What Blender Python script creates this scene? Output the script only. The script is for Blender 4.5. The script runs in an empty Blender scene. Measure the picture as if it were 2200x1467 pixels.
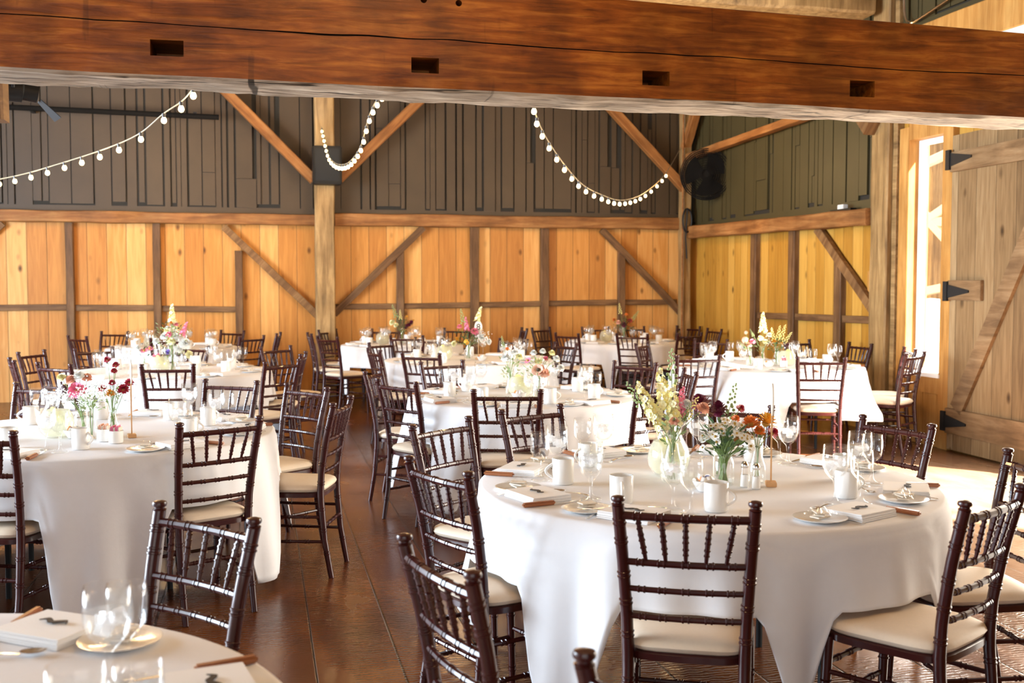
import bpy, bmesh, math, random
from mathutils import Vector, Matrix, noise
R = math.radians
PI = math.pi
random.seed(7)
C = bpy.context.scene.collection
S = bpy.context.scene

# ---------------------------------------------------------------- camera, world, lights, exposure
FPX, HORIZON, CAM_Z, YAW = 2330.0, 609.0, 1.54, math.atan(540/2330)
PITCH = math.atan((733.5-HORIZON)/FPX)
cam = bpy.data.cameras.new('camera'); camo = bpy.data.objects.new('camera', cam); C.objects.link(camo)
cam.sensor_width = 36.0; cam.lens = FPX/2200*36.0
camo.location = (0, 0, CAM_Z); camo.rotation_euler = (PI/2-PITCH, 0, -YAW)
cam.clip_start = .05; cam.clip_end = 200
cam.dof.use_dof = True; cam.dof.focus_distance = 4.9; cam.dof.aperture_fstop = 4.2
S.camera = camo
S.view_settings.view_transform = 'Standard'; S.view_settings.look = 'None'
S.view_settings.gamma = 1; S.view_settings.use_curve_mapping = False
S.view_settings.exposure = 0.40
S.cycles.transparent_max_bounces = 40
w = bpy.data.worlds.new('World'); S.world = w; w.use_nodes = True
w.node_tree.nodes['Background'].inputs[0].default_value = (.80, .90, 1.0, 1)
w.node_tree.nodes['Background'].inputs[1].default_value = 1.6

def area(name, loc, rot, sx, sy, power, col, spread=180):
    l = bpy.data.lights.new(name, 'AREA'); l.shape = 'RECTANGLE'; l.size = sx; l.size_y = sy
    l.energy = power; l.color = col; l.spread = R(spread)
    o = bpy.data.objects.new(name, l); o.location = loc; o.rotation_euler = rot; C.objects.link(o); return o
def point(name, loc, power, col, rad=.05):
    l = bpy.data.lights.new(name, 'POINT'); l.energy = power; l.color = col; l.shadow_soft_size = rad
    o = bpy.data.objects.new(name, l); o.location = loc; C.objects.link(o); return o
# daylight through the wide barn doorways: left wall, right wall
area('daylight_left_doorway', (-6.8, 6.9, 1.9), (0, R(-90), 0), 3.0, 6.0, 1500, (.74, .87, 1.0))
area('warm_fill_front', (-1.5, -3.3, 2.0), (R(90), 0, 0), 5.0, 3.0, 40, (1.0, .76, .52))  # added warm fill behind the camera, standing in for bounced light
area('daylight_right_doorway', (6.1, 5.5, 1.5), (0, R(90), 0), 2.8, 3.4, 400, (1.0, .90, .76))
area('daylight_tall_window', (6.1, 9.21, 1.8), (0, R(90), 0), 2.2, .5, 30, (1.0, .96, .9))
sun = bpy.data.lights.new('sun', 'SUN'); sun.energy = 36; sun.angle = R(1.5); sun.color = (1, .93, .84)
so = bpy.data.objects.new('sun', sun); C.objects.link(so)
so.rotation_euler = Vector((-.62, .77, -.85)).to_track_quat('-Z', 'Y').to_euler()
# warm lamps under the roof
for lx, ly, lz, pw in ((.6, 2.5, 3.3, 42), (3.4, 2.2, 3.5, 3), (-2.6, 2.2, 3.5, 9), (-1.8, 10.5, 3.6, 95), (2.2, 11.5, 3.2, 75), (4.6, 12.5, 3.0, 50), (-1.2, 13.0, 3.2, 60)):
    point('roof_lamp_light', (lx, ly, lz), pw, (1, .62, .28), .18)

# ---------------------------------------------------------------- materials
def mat(name):
    m = bpy.data.materials.new(name); m.use_nodes = True
    return m, m.node_tree.nodes, m.node_tree.links, m.node_tree.nodes['Principled BSDF']
def plain(name, col, rough=.5, metal=0., coat=0., spec=.5, bump=0., bscale=60., sheen=0., trans=0., emit=0., var=0.):
    m, n, l, p = mat(name)
    p.inputs['Base Color'].default_value = (*col, 1); p.inputs['Roughness'].default_value = rough
    p.inputs['Metallic'].default_value = metal; p.inputs['Coat Weight'].default_value = coat
    p.inputs['Coat Roughness'].default_value = .06
    p.inputs['Specular IOR Level'].default_value = spec
    if emit: p.inputs['Emission Color'].default_value = (*col, 1); p.inputs['Emission Strength'].default_value = emit
    if trans: p.inputs['Subsurface Weight'].default_value = trans; p.inputs['Subsurface Radius'].default_value = (.02, .02, .02)
    t = n.new('ShaderNodeTexCoord'); q = n.new('ShaderNodeTexNoise'); q.inputs['Scale'].default_value = bscale; q.inputs['Detail'].default_value = 4
    l.new(t.outputs['Object'], q.inputs['Vector'])
    if bump:
        b = n.new('ShaderNodeBump'); b.inputs['Strength'].default_value = bump; b.inputs['Distance'].default_value = .002
        l.new(q.outputs['Fac'], b.inputs['Height']); l.new(b.outputs['Normal'], p.inputs['Normal'])
    mx = n.new('ShaderNodeMixRGB'); mx.blend_type = 'MULTIPLY'; mx.inputs[0].default_value = 1
    rp = n.new('ShaderNodeMapRange'); rp.inputs[3].default_value = 1-var; rp.inputs[4].default_value = 1+var
    l.new(q.outputs['Fac'], rp.inputs[0]); l.new(rp.outputs[0], mx.inputs[2]); mx.inputs[1].default_value = (*col, 1)
    l.new(mx.outputs[0], p.inputs['Base Color'])
    return m
def ramp(n, stops):
    r = n.new('ShaderNodeValToRGB'); e = r.color_ramp.elements
    while len(e) < len(stops): e.new(.5)
    for k, (ps, c) in enumerate(stops): e[k].position = ps; e[k].color = (*c, 1)
    return r
def math_(n, l, op, a, b=None):
    m = n.new('ShaderNodeMath'); m.operation = op
    for k, v in enumerate((a, b)):
        if v is None: continue
        if isinstance(v, (int, float)): m.inputs[k].default_value = v
        else: l.new(v, m.inputs[k])
    return m.outputs[0]
def boards(name, across, bw, cols, knot=.5, seam=.02, rough=.5, spec=.3, grain_scale=1.0, along='Z', phase=0., seamcol=.25):
    """sawn boards: across = object axis over the boards, along = axis of the grain"""
    m, n, l, p = mat(name)
    t = n.new('ShaderNodeTexCoord'); s = n.new('ShaderNodeSeparateXYZ'); l.new(t.outputs['Object'], s.inputs[0])
    A = s.outputs[across]; L = s.outputs[along]
    u = math_(n, l, 'ADD', math_(n, l, 'MULTIPLY', A, 1/bw), phase+50)
    fl = math_(n, l, 'FLOOR', u); fr = math_(n, l, 'FRACT', u)
    wn = n.new('ShaderNodeTexWhiteNoise'); wn.noise_dimensions = '1D'; l.new(fl, wn.inputs['W'])
    rnd = wn.outputs['Value']
    g = n.new('ShaderNodeCombineXYZ')
    l.new(math_(n, l, 'MULTIPLY', A, 14*grain_scale), g.inputs[0])
    l.new(math_(n, l, 'MULTIPLY', L, 1.1*grain_scale), g.inputs[1])
    l.new(math_(n, l, 'MULTIPLY', rnd, 40), g.inputs[2])
    gn = n.new('ShaderNodeTexNoise'); gn.inputs['Scale'].default_value = 1.6; gn.inputs['Detail'].default_value = 6; gn.inputs['Distortion'].default_value = .6
    l.new(g.outputs[0], gn.inputs['Vector'])
    f = math_(n, l, 'ADD', math_(n, l, 'MULTIPLY', gn.outputs['Fac'], .55), math_(n, l, 'MULTIPLY', rnd, .5))
    r = ramp(n, [(.12, cols[0]), (.5, cols[1]), (.85, cols[2])]); l.new(f, r.inputs[0])
    # knots
    k = n.new('ShaderNodeCombineXYZ'); l.new(math_(n, l, 'MULTIPLY', A, 6), k.inputs[0]); l.new(math_(n, l, 'MULTIPLY', L, 3.4), k.inputs[1]); l.new(math_(n, l, 'MULTIPLY', rnd, 9), k.inputs[2])
    v = n.new('ShaderNodeTexVoronoi'); v.inputs['Scale'].default_value = 1; v.inputs['Randomness'].default_value = 1; l.new(k.outputs[0], v.inputs['Vector'])
    kr = ramp(n, [(.05, (.10, .08, .07)), (.11, (.38, .33, .28)), (.22, (1, 1, 1))]); l.new(v.outputs['Distance'], kr.inputs[0])
    mk = n.new('ShaderNodeMixRGB'); mk.blend_type = 'MULTIPLY'; vs = n.new('ShaderNodeSeparateColor'); l.new(v.outputs['Color'], vs.inputs[0]); l.new(math_(n, l, 'MULTIPLY', math_(n, l, 'GREATER_THAN', vs.outputs[0], .5), math_(n, l, 'MULTIPLY', vs.outputs[1], knot*1.25)), mk.inputs[0]); l.new(r.outputs[0], mk.inputs[1]); l.new(kr.outputs[0], mk.inputs[2])
    sm = math_(n, l, 'MINIMUM', fr, math_(n, l, 'SUBTRACT', 1, fr))
    sr = ramp(n, [(seam*.4, (seamcol,)*3), (seam, (1, 1, 1))]); l.new(sm, sr.inputs[0])
    ms = n.new('ShaderNodeMixRGB'); ms.blend_type = 'MULTIPLY'; ms.inputs[0].default_value = 1; l.new(mk.outputs[0], ms.inputs[1]); l.new(sr.outputs[0], ms.inputs[2])
    l.new(ms.outputs[0], p.inputs['Base Color'])
    p.inputs['Roughness'].default_value = rough; p.inputs['Specular IOR Level'].default_value = spec
    b = n.new('ShaderNodeBump'); b.inputs['Strength'].default_value = .5; b.inputs['Distance'].default_value = .004
    l.new(math_(n, l, 'ADD', math_(n, l, 'MULTIPLY', gn.outputs['Fac'], .25), sr.outputs[0]), b.inputs['Height']); l.new(b.outputs['Normal'], p.inputs['Normal'])
    return m
def timber(name, cols, rough=.6, spec=.3, dirt=.5, scale=1.0, along=0, marks=0.):
    """old hewn timber; grain along the object's local X"""
    m, n, l, p = mat(name)
    t = n.new('ShaderNodeTexCoord'); mp = n.new('ShaderNodeMapping'); sc = [9*scale]*3; sc[along] = .9*scale
    mp.inputs['Scale'].default_value = sc; l.new(t.outputs['Object'], mp.inputs[0])
    a = n.new('ShaderNodeTexNoise'); a.inputs['Scale'].default_value = 1.7; a.inputs['Detail'].default_value = 9; a.inputs['Roughness'].default_value = .62; a.inputs['Distortion'].default_value = .5; l.new(mp.outputs[0], a.inputs['Vector'])
    r = ramp(n, [(.28, cols[0]), (.5, cols[1]), (.70, cols[2])]); l.new(a.outputs['Fac'], r.inputs[0])
    d = n.new('ShaderNodeTexNoise'); d.inputs['Scale'].default_value = 2.2*scale; d.inputs['Detail'].default_value = 5; l.new(t.outputs['Object'], d.inputs['Vector'])
    dr = ramp(n, [(.38, (.42, .40, .38)), (.62, (1, 1, 1))]); l.new(d.outputs['Fac'], dr.inputs[0])
    mx = n.new('ShaderNodeMixRGB'); mx.blend_type = 'MULTIPLY'; mx.inputs[0].default_value = dirt; l.new(r.outputs[0], mx.inputs[1]); l.new(dr.outputs[0], mx.inputs[2])
    out = mx.outputs[0]
    if marks:
        for sc3, lo, hi in (((17, 1, 1.9), .67, .72), ((2.2, 30, 60), .61, .68), ((5, 40, 9), .66, .74)):
            m3 = n.new('ShaderNodeMapping'); m3.inputs['Scale'].default_value = sc3; l.new(t.outputs['Object'], m3.inputs[0])
            q = n.new('ShaderNodeTexNoise'); q.inputs['Scale'].default_value = 1; q.inputs['Detail'].default_value = 3; l.new(m3.outputs[0], q.inputs['Vector'])
            qr = ramp(n, [(lo, (1, 1, 1)), (hi, (1-marks,)*3)]); l.new(q.outputs['Fac'], qr.inputs[0])
            k = n.new('ShaderNodeMixRGB'); k.blend_type = 'MULTIPLY'; k.inputs[0].default_value = 1; l.new(out, k.inputs[1]); l.new(qr.outputs[0], k.inputs[2]); out = k.outputs[0]
    l.new(out, p.inputs['Base Color']); p.inputs['Roughness'].default_value = rough; p.inputs['Specular IOR Level'].default_value = spec
    b = n.new('ShaderNodeBump'); b.inputs['Strength'].default_value = .6; b.inputs['Distance'].default_value = .006
    l.new(a.outputs['Fac'], b.inputs['Height']); l.new(b.outputs['Normal'], p.inputs['Normal'])
    return m
def glassy(name, tint=(.992, .996, .996), edge=.55, base=.035, milky=0., milk=(1, 1, 1)):
    """thin clear glass: transparent, glossy towards grazing angles"""
    m = bpy.data.materials.new(name); m.use_nodes = True; n = m.node_tree.nodes; l = m.node_tree.links; n.clear()
    o = n.new('ShaderNodeOutputMaterial'); tr = n.new('ShaderNodeBsdfTransparent'); tr.inputs[0].default_value = (*tint, 1)
    g = n.new('ShaderNodeBsdfGlossy'); g.inputs[0].default_value = (1, 1, 1, 1); g.inputs['Roughness'].default_value = .04
    lw = n.new('ShaderNodeLayerWeight'); lw.inputs[0].default_value = .35
    pw = math_(n, l, 'POWER', lw.outputs['Facing'], 2.6)
    f = math_(n, l, 'ADD', math_(n, l, 'MULTIPLY', pw, edge), base)
    mx = n.new('ShaderNodeMixShader'); l.new(f, mx.inputs[0]); l.new(tr.outputs[0], mx.inputs[1]); l.new(g.outputs[0], mx.inputs[2])
    out = mx.outputs[0]
    if milky:
        df = n.new('ShaderNodeBsdfDiffuse'); df.inputs[0].default_value = (*milk, 1); tl = n.new('ShaderNodeBsdfTranslucent'); tl.inputs[0].default_value = (*milk, 1)
        ad = n.new('ShaderNodeMixShader'); ad.inputs[0].default_value = .5; l.new(df.outputs[0], ad.inputs[1]); l.new(tl.outputs[0], ad.inputs[2])
        m2 = n.new('ShaderNodeMixShader'); m2.inputs[0].default_value = milky; l.new(mx.outputs[0], m2.inputs[1]); l.new(ad.outputs[0], m2.inputs[2]); out = m2.outputs[0]
    l.new(out, o.inputs[0]); return m

M = dict(
    pine_back=boards('pine_back', 'X', .245, [(.36, .13, .022), (.60, .27, .062), (.80, .46, .16)], .95, .018),
    pine_right=boards('pine_right', 'Y', .20, [(.36, .16, .018), (.54, .28, .045), (.68, .40, .09)], .75, .016),
    pine_frame=timber('pine_frame', [(.40, .18, .04), (.58, .29, .075), (.68, .39, .12)], dirt=.35, along=2),
    siding=plain('siding', (.062, .039, .019), .55, var=.22, bscale=3, bump=.2),
    siding_green=plain('siding_green', (.060, .047, .016), .55, var=.2, bscale=3, bump=.2),
    siding_gap=plain('siding_gap', (.018, .016, .012), .8),
    old_post=timber('old_post', [(.17, .10, .04), (.38, .235, .095), (.54, .36, .16)], along=2, dirt=.5),
    old_beam=timber('old_beam', [(.17, .065, .018), (.32, .135, .04), (.46, .23, .08)], along=0, dirt=.6),
    dark_stud=timber('dark_stud', [(.085, .04, .018), (.17, .085, .035), (.29, .16, .07)], along=0, dirt=.5),
    stud=timber('stud', [(.13, .06, .022), (.24, .12, .045), (.36, .20, .08)], along=2, dirt=.5),
    tie=timber('tie', [(.12, .028, .004), (.32, .088, .009), (.56, .20, .026)], along=0, dirt=.75, scale=2.2, rough=.42, marks=.32),
    brace=timber('brace', [(.18, .065, .015), (.34, .135, .035), (.44, .21, .07)], along=0),
    door=boards('door_boards', 'Y', .27, [(.09, .05, .022), (.27, .17, .08), (.46, .33, .18)], .9, .012, .7, .2, 1.6, phase=.35),
    door_rail=timber('door_rail', [(.14, .08, .035), (.27, .16, .075), (.38, .25, .13)], along=1, dirt=.6),
    roof=boards('roof_boards', 'X', .22, [(.10, .06, .03), (.16, .10, .05), (.22, .14, .075)], .3, along='Y'),
    iron=plain('iron', (.018, .02, .022), .55, .2, spec=.3),
    matt=plain('matt_black', (.010, .009, .008), .9, spec=.1),
    black=plain('black', (.008, .008, .008), .5, spec=.3),
    mahogany=plain('mahogany', (.042, .0062, .0056), .33, coat=.3, spec=.35, var=.25, bscale=25),
    cushion=plain('cushion', (.80, .68, .53), .55, bump=.25, bscale=90, var=.04),
    cloth=plain('cloth', (.80, .80, .82), .75, bump=.35, bscale=35, spec=.2, var=.02),
    napkin=plain('napkin', (.88, .87, .86), .8, bump=.3, bscale=120, spec=.2),
    china=plain('china', (.84, .83, .80), .2, coat=.5),
    paper=plain('paper', (.82, .74, .62), .7),
    silver=plain('silver', (.75, .74, .72), .18, 1.),
    wood_handle=plain('wood_handle', (.33, .11, .035), .35, coat=.3, var=.3, bscale=40),
    light_wood=plain('light_wood', (.66, .38, .17), .5, var=.15),
    glass=glassy('glass'), water=glassy('water', (.985, .99, .99), .35, .04, .09),
    lemonade=glassy('lemonade', (.95, .95, .86), .3, .04, .55, (.90, .91, .80)),
    ice=glassy('ice', (.99, .99, 1), .7, .15, .28), lemon=plain('lemon', (.85, .72, .25), .5),
    cork=plain('dark_paper', (.03, .022, .02), .6),
    leaf=plain('leaf', (.055, .11, .04), .55, var=.4, bscale=30), leaf_pale=plain('leaf_pale', (.30, .40, .17), .55, var=.3, bscale=30),
    stem=plain('stem_green', (.20, .30, .09), .5, var=.3),
    leaf_dark=plain('leaf_dark', (.035, .075, .03), .5, var=.4, bscale=30),
    cream=plain('cream_petal', (.88, .84, .52), .6, var=.1), white=plain('white_petal', (.86, .86, .82), .6, var=.06),
    yellow=plain('yellow_petal', (.86, .78, .30), .6, var=.12), orange=plain('orange_petal', (.80, .26, .045), .6, var=.2),
    gold=plain('gold_petal', (.78, .40, .04), .6, var=.2), pink=plain('pink_petal', (.78, .22, .34), .6, var=.2),
    peach=plain('peach_petal', (.86, .50, .36), .6, var=.15), burgundy=plain('burgundy_petal', (.16, .012, .045), .6, var=.3),
    crimson=plain('crimson_petal', (.42, .02, .05), .6, var=.3), violet=plain('violet_petal', (.20, .13, .42), .6, var=.2),
    center=plain('flower_center', (.45, .28, .04), .7, var=.3), darkcenter=plain('dark_center', (.07, .045, .02), .7),
    bulb=plain('bulb_glow', (1, .72, .34), .3, emit=8.), cable=plain('cable', (.30, .24, .15), .5),
    socket=plain('socket', (.05, .045, .04), .4),
    outside_white=plain('outside_white', (.86, .85, .83), .7), ground=plain('ground', (.42, .38, .30), .9, var=.2, bscale=4),
    pane=glassy('pane', (.97, .98, .98), .4, .02), blue=plain('blue_print', (.08, .14, .40), .5),
)
# floor: wide old planks laid along the room, saw marks across
def floor_mat():
    m, n, l, p = mat('floor_planks')
    t = n.new('ShaderNodeTexCoord'); s = n.new('ShaderNodeSeparateXYZ'); l.new(t.outputs['Object'], s.inputs[0])
    X, Y = s.outputs[0], s.outputs[1]
    u = math_(n, l, 'ADD', math_(n, l, 'MULTIPLY', X, 1/.34), 30.42); fl = math_(n, l, 'FLOOR', u); fr = math_(n, l, 'FRACT', u)
    wn = n.new('ShaderNodeTexWhiteNoise'); wn.noise_dimensions = '1D'; l.new(fl, wn.inputs['W']); rnd = wn.outputs['Value']
    c = n.new('ShaderNodeCombineXYZ'); l.new(math_(n, l, 'MULTIPLY', X, 3.), c.inputs[0]); l.new(math_(n, l, 'MULTIPLY', Y, 1.2), c.inputs[1]); l.new(math_(n, l, 'MULTIPLY', rnd, 20), c.inputs[2])
    a = n.new('ShaderNodeTexNoise'); a.inputs['Scale'].default_value = 1.5; a.inputs['Detail'].default_value = 7; l.new(c.outputs[0], a.inputs['Vector'])
    r = ramp(n, [(.2, (.045, .011, .004)), (.5, (.13, .036, .009)), (.8, (.27, .105, .028))])
    l.new(math_(n, l, 'ADD', math_(n, l, 'MULTIPLY', a.outputs['Fac'], .75), math_(n, l, 'MULTIPLY', rnd, .25)), r.inputs[0])
    sm = math_(n, l, 'MINIMUM', fr, math_(n, l, 'SUBTRACT', 1, fr)); sr = ramp(n, [(.006, (.08,)*3), (.018, (1,)*3)]); l.new(sm, sr.inputs[0])
    # end joints
    jy = math_(n, l, 'FRACT', math_(n, l, 'ADD', math_(n, l, 'MULTIPLY', Y, 1/3.1), math_(n, l, 'MULTIPLY', rnd, 7.3)))
    jr = ramp(n, [(.0, (.15,)*3), (.003, (1,)*3)]); l.new(jy, jr.inputs[0])
    m1 = n.new('ShaderNodeMixRGB'); m1.blend_type = 'MULTIPLY'; m1.inputs[0].default_value = 1; l.new(r.outputs[0], m1.inputs[1]); l.new(sr.outputs[0], m1.inputs[2])
    m2 = n.new('ShaderNodeMixRGB'); m2.blend_type = 'MULTIPLY'; m2.inputs[0].default_value = 1; l.new(m1.outputs[0], m2.inputs[1]); l.new(jr.outputs[0], m2.inputs[2])
    # sunlit brightness painted into the board colour inside the wide right-hand doorway
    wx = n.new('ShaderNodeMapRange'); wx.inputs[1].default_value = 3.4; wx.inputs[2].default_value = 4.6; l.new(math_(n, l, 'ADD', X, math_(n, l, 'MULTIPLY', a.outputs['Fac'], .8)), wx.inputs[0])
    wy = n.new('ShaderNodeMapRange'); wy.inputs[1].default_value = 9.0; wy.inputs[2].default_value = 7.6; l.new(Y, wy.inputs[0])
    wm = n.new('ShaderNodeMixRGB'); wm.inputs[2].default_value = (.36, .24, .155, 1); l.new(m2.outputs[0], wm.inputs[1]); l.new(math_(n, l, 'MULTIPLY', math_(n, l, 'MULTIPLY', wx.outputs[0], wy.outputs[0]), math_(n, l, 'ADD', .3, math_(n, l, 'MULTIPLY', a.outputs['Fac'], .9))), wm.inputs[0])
    l.new(wm.outputs[0], p.inputs['Base Color'])
    wv = n.new('ShaderNodeTexWave'); wv.bands_direction = 'Y'; wv.inputs['Scale'].default_value = 13; wv.inputs['Distortion'].default_value = 7; wv.inputs['Detail'].default_value = 4; wv.inputs['Detail Scale'].default_value = 1.3
    l.new(t.outputs['Object'], wv.inputs['Vector'])
    rr = n.new('ShaderNodeMapRange'); rr.inputs[3].default_value = .17; rr.inputs[4].default_value = .33; l.new(a.outputs['Fac'], rr.inputs[0]); l.new(rr.outputs[0], p.inputs['Roughness'])
    p.inputs['Specular IOR Level'].default_value = .42
    b = n.new('ShaderNodeBump'); b.inputs['Strength'].default_value = .35; b.inputs['Distance'].default_value = .004
    pn = n.new('ShaderNodeTexNoise'); pn.inputs['Scale'].default_value = 1.3; pn.inputs['Detail'].default_value = 2; l.new(t.outputs['Object'], pn.inputs['Vector']); pm = ramp(n, [(.42, (.05,)*3), (.62, (1,)*3)]); l.new(pn.outputs['Fac'], pm.inputs[0])
    l.new(math_(n, l, 'ADD', math_(n, l, 'MULTIPLY', math_(n, l, 'MULTIPLY', wv.outputs['Fac'], pm.outputs[0]), .8), sr.outputs[0]), b.inputs['Height']); l.new(b.outputs['Normal'], p.inputs['Normal'])
    return m
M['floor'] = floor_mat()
def tie_under():  # pale tone paints in light bounced up from the tables; dark marks are chips
    m = timber('hewn_underside', [(.10, .06, .035), (.56, .46, .35), (.80, .72, .58)], along=0, dirt=.7, scale=1.9, marks=.85)
    return m
M['underside'] = tie_under()

# ---------------------------------------------------------------- helpers
def tag(o, label=None, cat=None, group=None, kind=None):
    if label: o['label'] = label
    if cat: o['category'] = cat
    if group: o['group'] = group
    if kind: o['kind'] = kind
    return o
def thing(name, label, cat, loc=(0, 0, 0), rz=0, group=None):
    o = bpy.data.objects.new(name, None); C.objects.link(o); o.location = loc; o.rotation_euler = (0, 0, rz); o.empty_display_size = .1
    return tag(o, label, cat, group)
def obj(name, bm, m, parent=None, smooth=True, loc=None):
    me = bpy.data.meshes.new(name); bmesh.ops.recalc_face_normals(bm, faces=bm.faces[:]); bm.to_mesh(me); bm.free()
    for p in me.polygons: p.use_smooth = bool(smooth)
    for q in (m if isinstance(m, (list, tuple)) else [m]): me.materials.append(q)
    if smooth and smooth != 'all':
        me.set_sharp_from_angle(angle=R(40))
    o = bpy.data.objects.new(name, me); C.objects.link(o)
    if parent: o.parent = parent
    if loc: o.location = loc
    return o
def copy_tree(o, parent=None):
    c = o.copy(); C.objects.link(c); c.parent = parent
    for ch in KIDS.get(o.name, ()): copy_tree(ch, c)
    return c
KIDS = {}
def index_kids(root):
    for o in list(root.children): 
        KIDS.setdefault(root.name, []).append(o); index_kids(o)
def box(bm, x0, x1, y0, y1, z0, z1, bev=0., mi=0):
    v = [bm.verts.new(p) for p in ((x0, y0, z0), (x1, y0, z0), (x1, y1, z0), (x0, y1, z0), (x0, y0, z1), (x1, y0, z1), (x1, y1, z1), (x0, y1, z1))]
    fs = [bm.faces.new([v[k] for k in f]) for f in ((0, 3, 2, 1), (4, 5, 6, 7), (0, 1, 5, 4), (1, 2, 6, 5), (2, 3, 7, 6), (3, 0, 4, 7))]
    for f in fs: f.material_index = mi
    if bev: bmesh.ops.bevel(bm, geom=list({e for f in fs for e in f.edges}), offset=bev, segments=2, affect='EDGES')
    return bm
def nb(*a, **k): return box(bmesh.new(), *a, **k)
def tube(bm, P, rad, n=8, cap=True):
    P = [Vector(p) for p in P]; rings = []; up = None
    for i, p in enumerate(P):
        t = (P[min(i+1, len(P)-1)]-P[max(i-1, 0)])
        t = t.normalized() if t.length > 1e-9 else Vector((0, 0, 1))
        if up is None: up = t.orthogonal().normalized()
        up = (up-t*up.dot(t)); up = up.normalized() if up.length > 1e-6 else t.orthogonal().normalized()
        s = t.cross(up); r = rad[i] if isinstance(rad, (list, tuple)) else rad
        rings.append([bm.verts.new(p+(up*math.cos(2*PI*k/n)+s*math.sin(2*PI*k/n))*r) for k in range(n)])
    for a, b in zip(rings, rings[1:]):
        for k in range(n): bm.faces.new((a[k], a[(k+1) % n], b[(k+1) % n], b[k]))
    if cap: bm.faces.new(rings[0][::-1]); bm.faces.new(rings[-1])
    return bm
def lathe(bm, prof, n=20, c=(0, 0, 0), mi=0):
    rings = []
    for r, z in prof:
        if r < 1e-5: rings.append([bm.verts.new((c[0], c[1], c[2]+z))])
        else: rings.append([bm.verts.new((c[0]+r*math.cos(2*PI*k/n), c[1]+r*math.sin(2*PI*k/n), c[2]+z)) for k in range(n)])
    for a, b in zip(rings, rings[1:]):
        if len(a) == 1 and len(b) == 1: continue
        for k in range(n):
            k2 = (k+1) % n
            if len(a) == 1: f = bm.faces.new((a[0], b[k2], b[k]))
            elif len(b) == 1: f = bm.faces.new((a[k], a[k2], b[0]))
            else: f = bm.faces.new((a[k], a[k2], b[k2], b[k]))
            f.material_index = mi
    return bm
def hewn(p0, p1, w, h, seed=0, jit=.006, seg=.12, roll=0.):
    """squared timber along local X from p0 to p1; returns bmesh (origin p0), matrix"""
    p0, p1 = Vector(p0), Vector(p1); L = (p1-p0).length
    bm = bmesh.new(); n = max(3, int(L/seg)); rings = []
    for i in range(n+1):
        x = L*i/n; ring = []
        c = min(w, h)*.08
        for (a, b) in ((-w/2+c, -h/2), (w/2-c, -h/2), (w/2, -h/2+c), (w/2, h/2-c), (w/2-c, h/2), (-w/2+c, h/2), (-w/2, h/2-c), (-w/2, -h/2+c)):
            q = Vector((x*2.1+seed*7.7, a*9, b*9)); d = noise.noise_vector(q)*jit
            ring.append(bm.verts.new((x, a+d.y, b+d.z)))
        rings.append(ring)
    for a, b in zip(rings, rings[1:]):
        for k in range(8): bm.faces.new((a[k], a[(k+1) % 8], b[(k+1) % 8], b[k]))
    bm.faces.new(rings[0][::-1]); bm.faces.new(rings[-1])
    d = (p1-p0).normalized()
    up = Vector((0, 0, 1)) if abs(d.z) < .9 else Vector((0, 1, 0))
    y = up.cross(d).normalized(); z = d.cross(y)
    mt = Matrix((d, y, z)).transposed().to_4x4(); mt.translation = p0
    return bm, mt @ Matrix.Rotation(roll, 4, 'X')
TN = [0]
def frame(p0, p1, w, h, m, seed=None, jit=.006, name=None, label=None, cat=None):
    TN[0] += 1
    bm, mt = hewn(p0, p1, w, h, seed if seed is not None else TN[0], jit)
    o = obj(name or 'trim_%d' % TN[0], bm, m); o.matrix_world = mt
    tag(o, label, cat, kind='structure'); return o

# ---------------------------------------------------------------- the room
XR, YB, XL, YF, ZC = 6.2, 15.1, -7.0, -3.5, 5.6
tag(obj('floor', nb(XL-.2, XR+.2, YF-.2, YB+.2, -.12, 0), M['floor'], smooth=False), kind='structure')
tag(obj('ceiling', nb(XL-.2, XR+.2, YF-.2, YB+.2, ZC, ZC+.1), M['roof'], smooth=False), kind='structure')
bk = nb(XL, XR+.2, YB+.03, YB+.2, 0, ZC)
tag(obj('wall_back', bk, M['pine_back'], smooth=False), kind='structure')
# vertical siding above the plank wainscot: boards of uneven width and thickness
def siding(a, b, z0, z1, place, seed):
    rnd = random.Random(seed); bm = bmesh.new(); x = a
    place(bm, a, b, 0, .008, z0, z1, 1)
    place(bm, a, b, .008, .026, z0, z0+.16, 0)
    while x < b:
        wd = rnd.choice((.05, .07, .10, .12, .16, .2, .26)); t = rnd.uniform(.014, .040); gap = rnd.choice((.008, .014, .02, .028))
        zb = z0+.16+rnd.choice((0, 0, .02, .05)); e = min(x+wd, b)
        if rnd.random() < .25:
            zc = rnd.uniform(z0+.5, z0+1.5); place(bm, x, e, .008, t, zb, zc-.006, 0); place(bm, x, e-rnd.choice((0, .05)), .008, t+.006, zc, z1, 0)
        else: place(bm, x, e, .008, t, zb, z1, 0)
        x = e+gap
    return bm
pb = lambda bm, x0, x1, d0, d1, z0, z1, mi: box(bm, x0, x1, YB+.03-d1, YB+.03-d0, z0, z1, mi=mi) if x1 > x0 else None
tag(obj('wall_back_upper', siding(XL, XR, 2.40, ZC, pb, 3), [M['siding'], M['siding_gap']], smooth=False), kind='structure')
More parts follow.
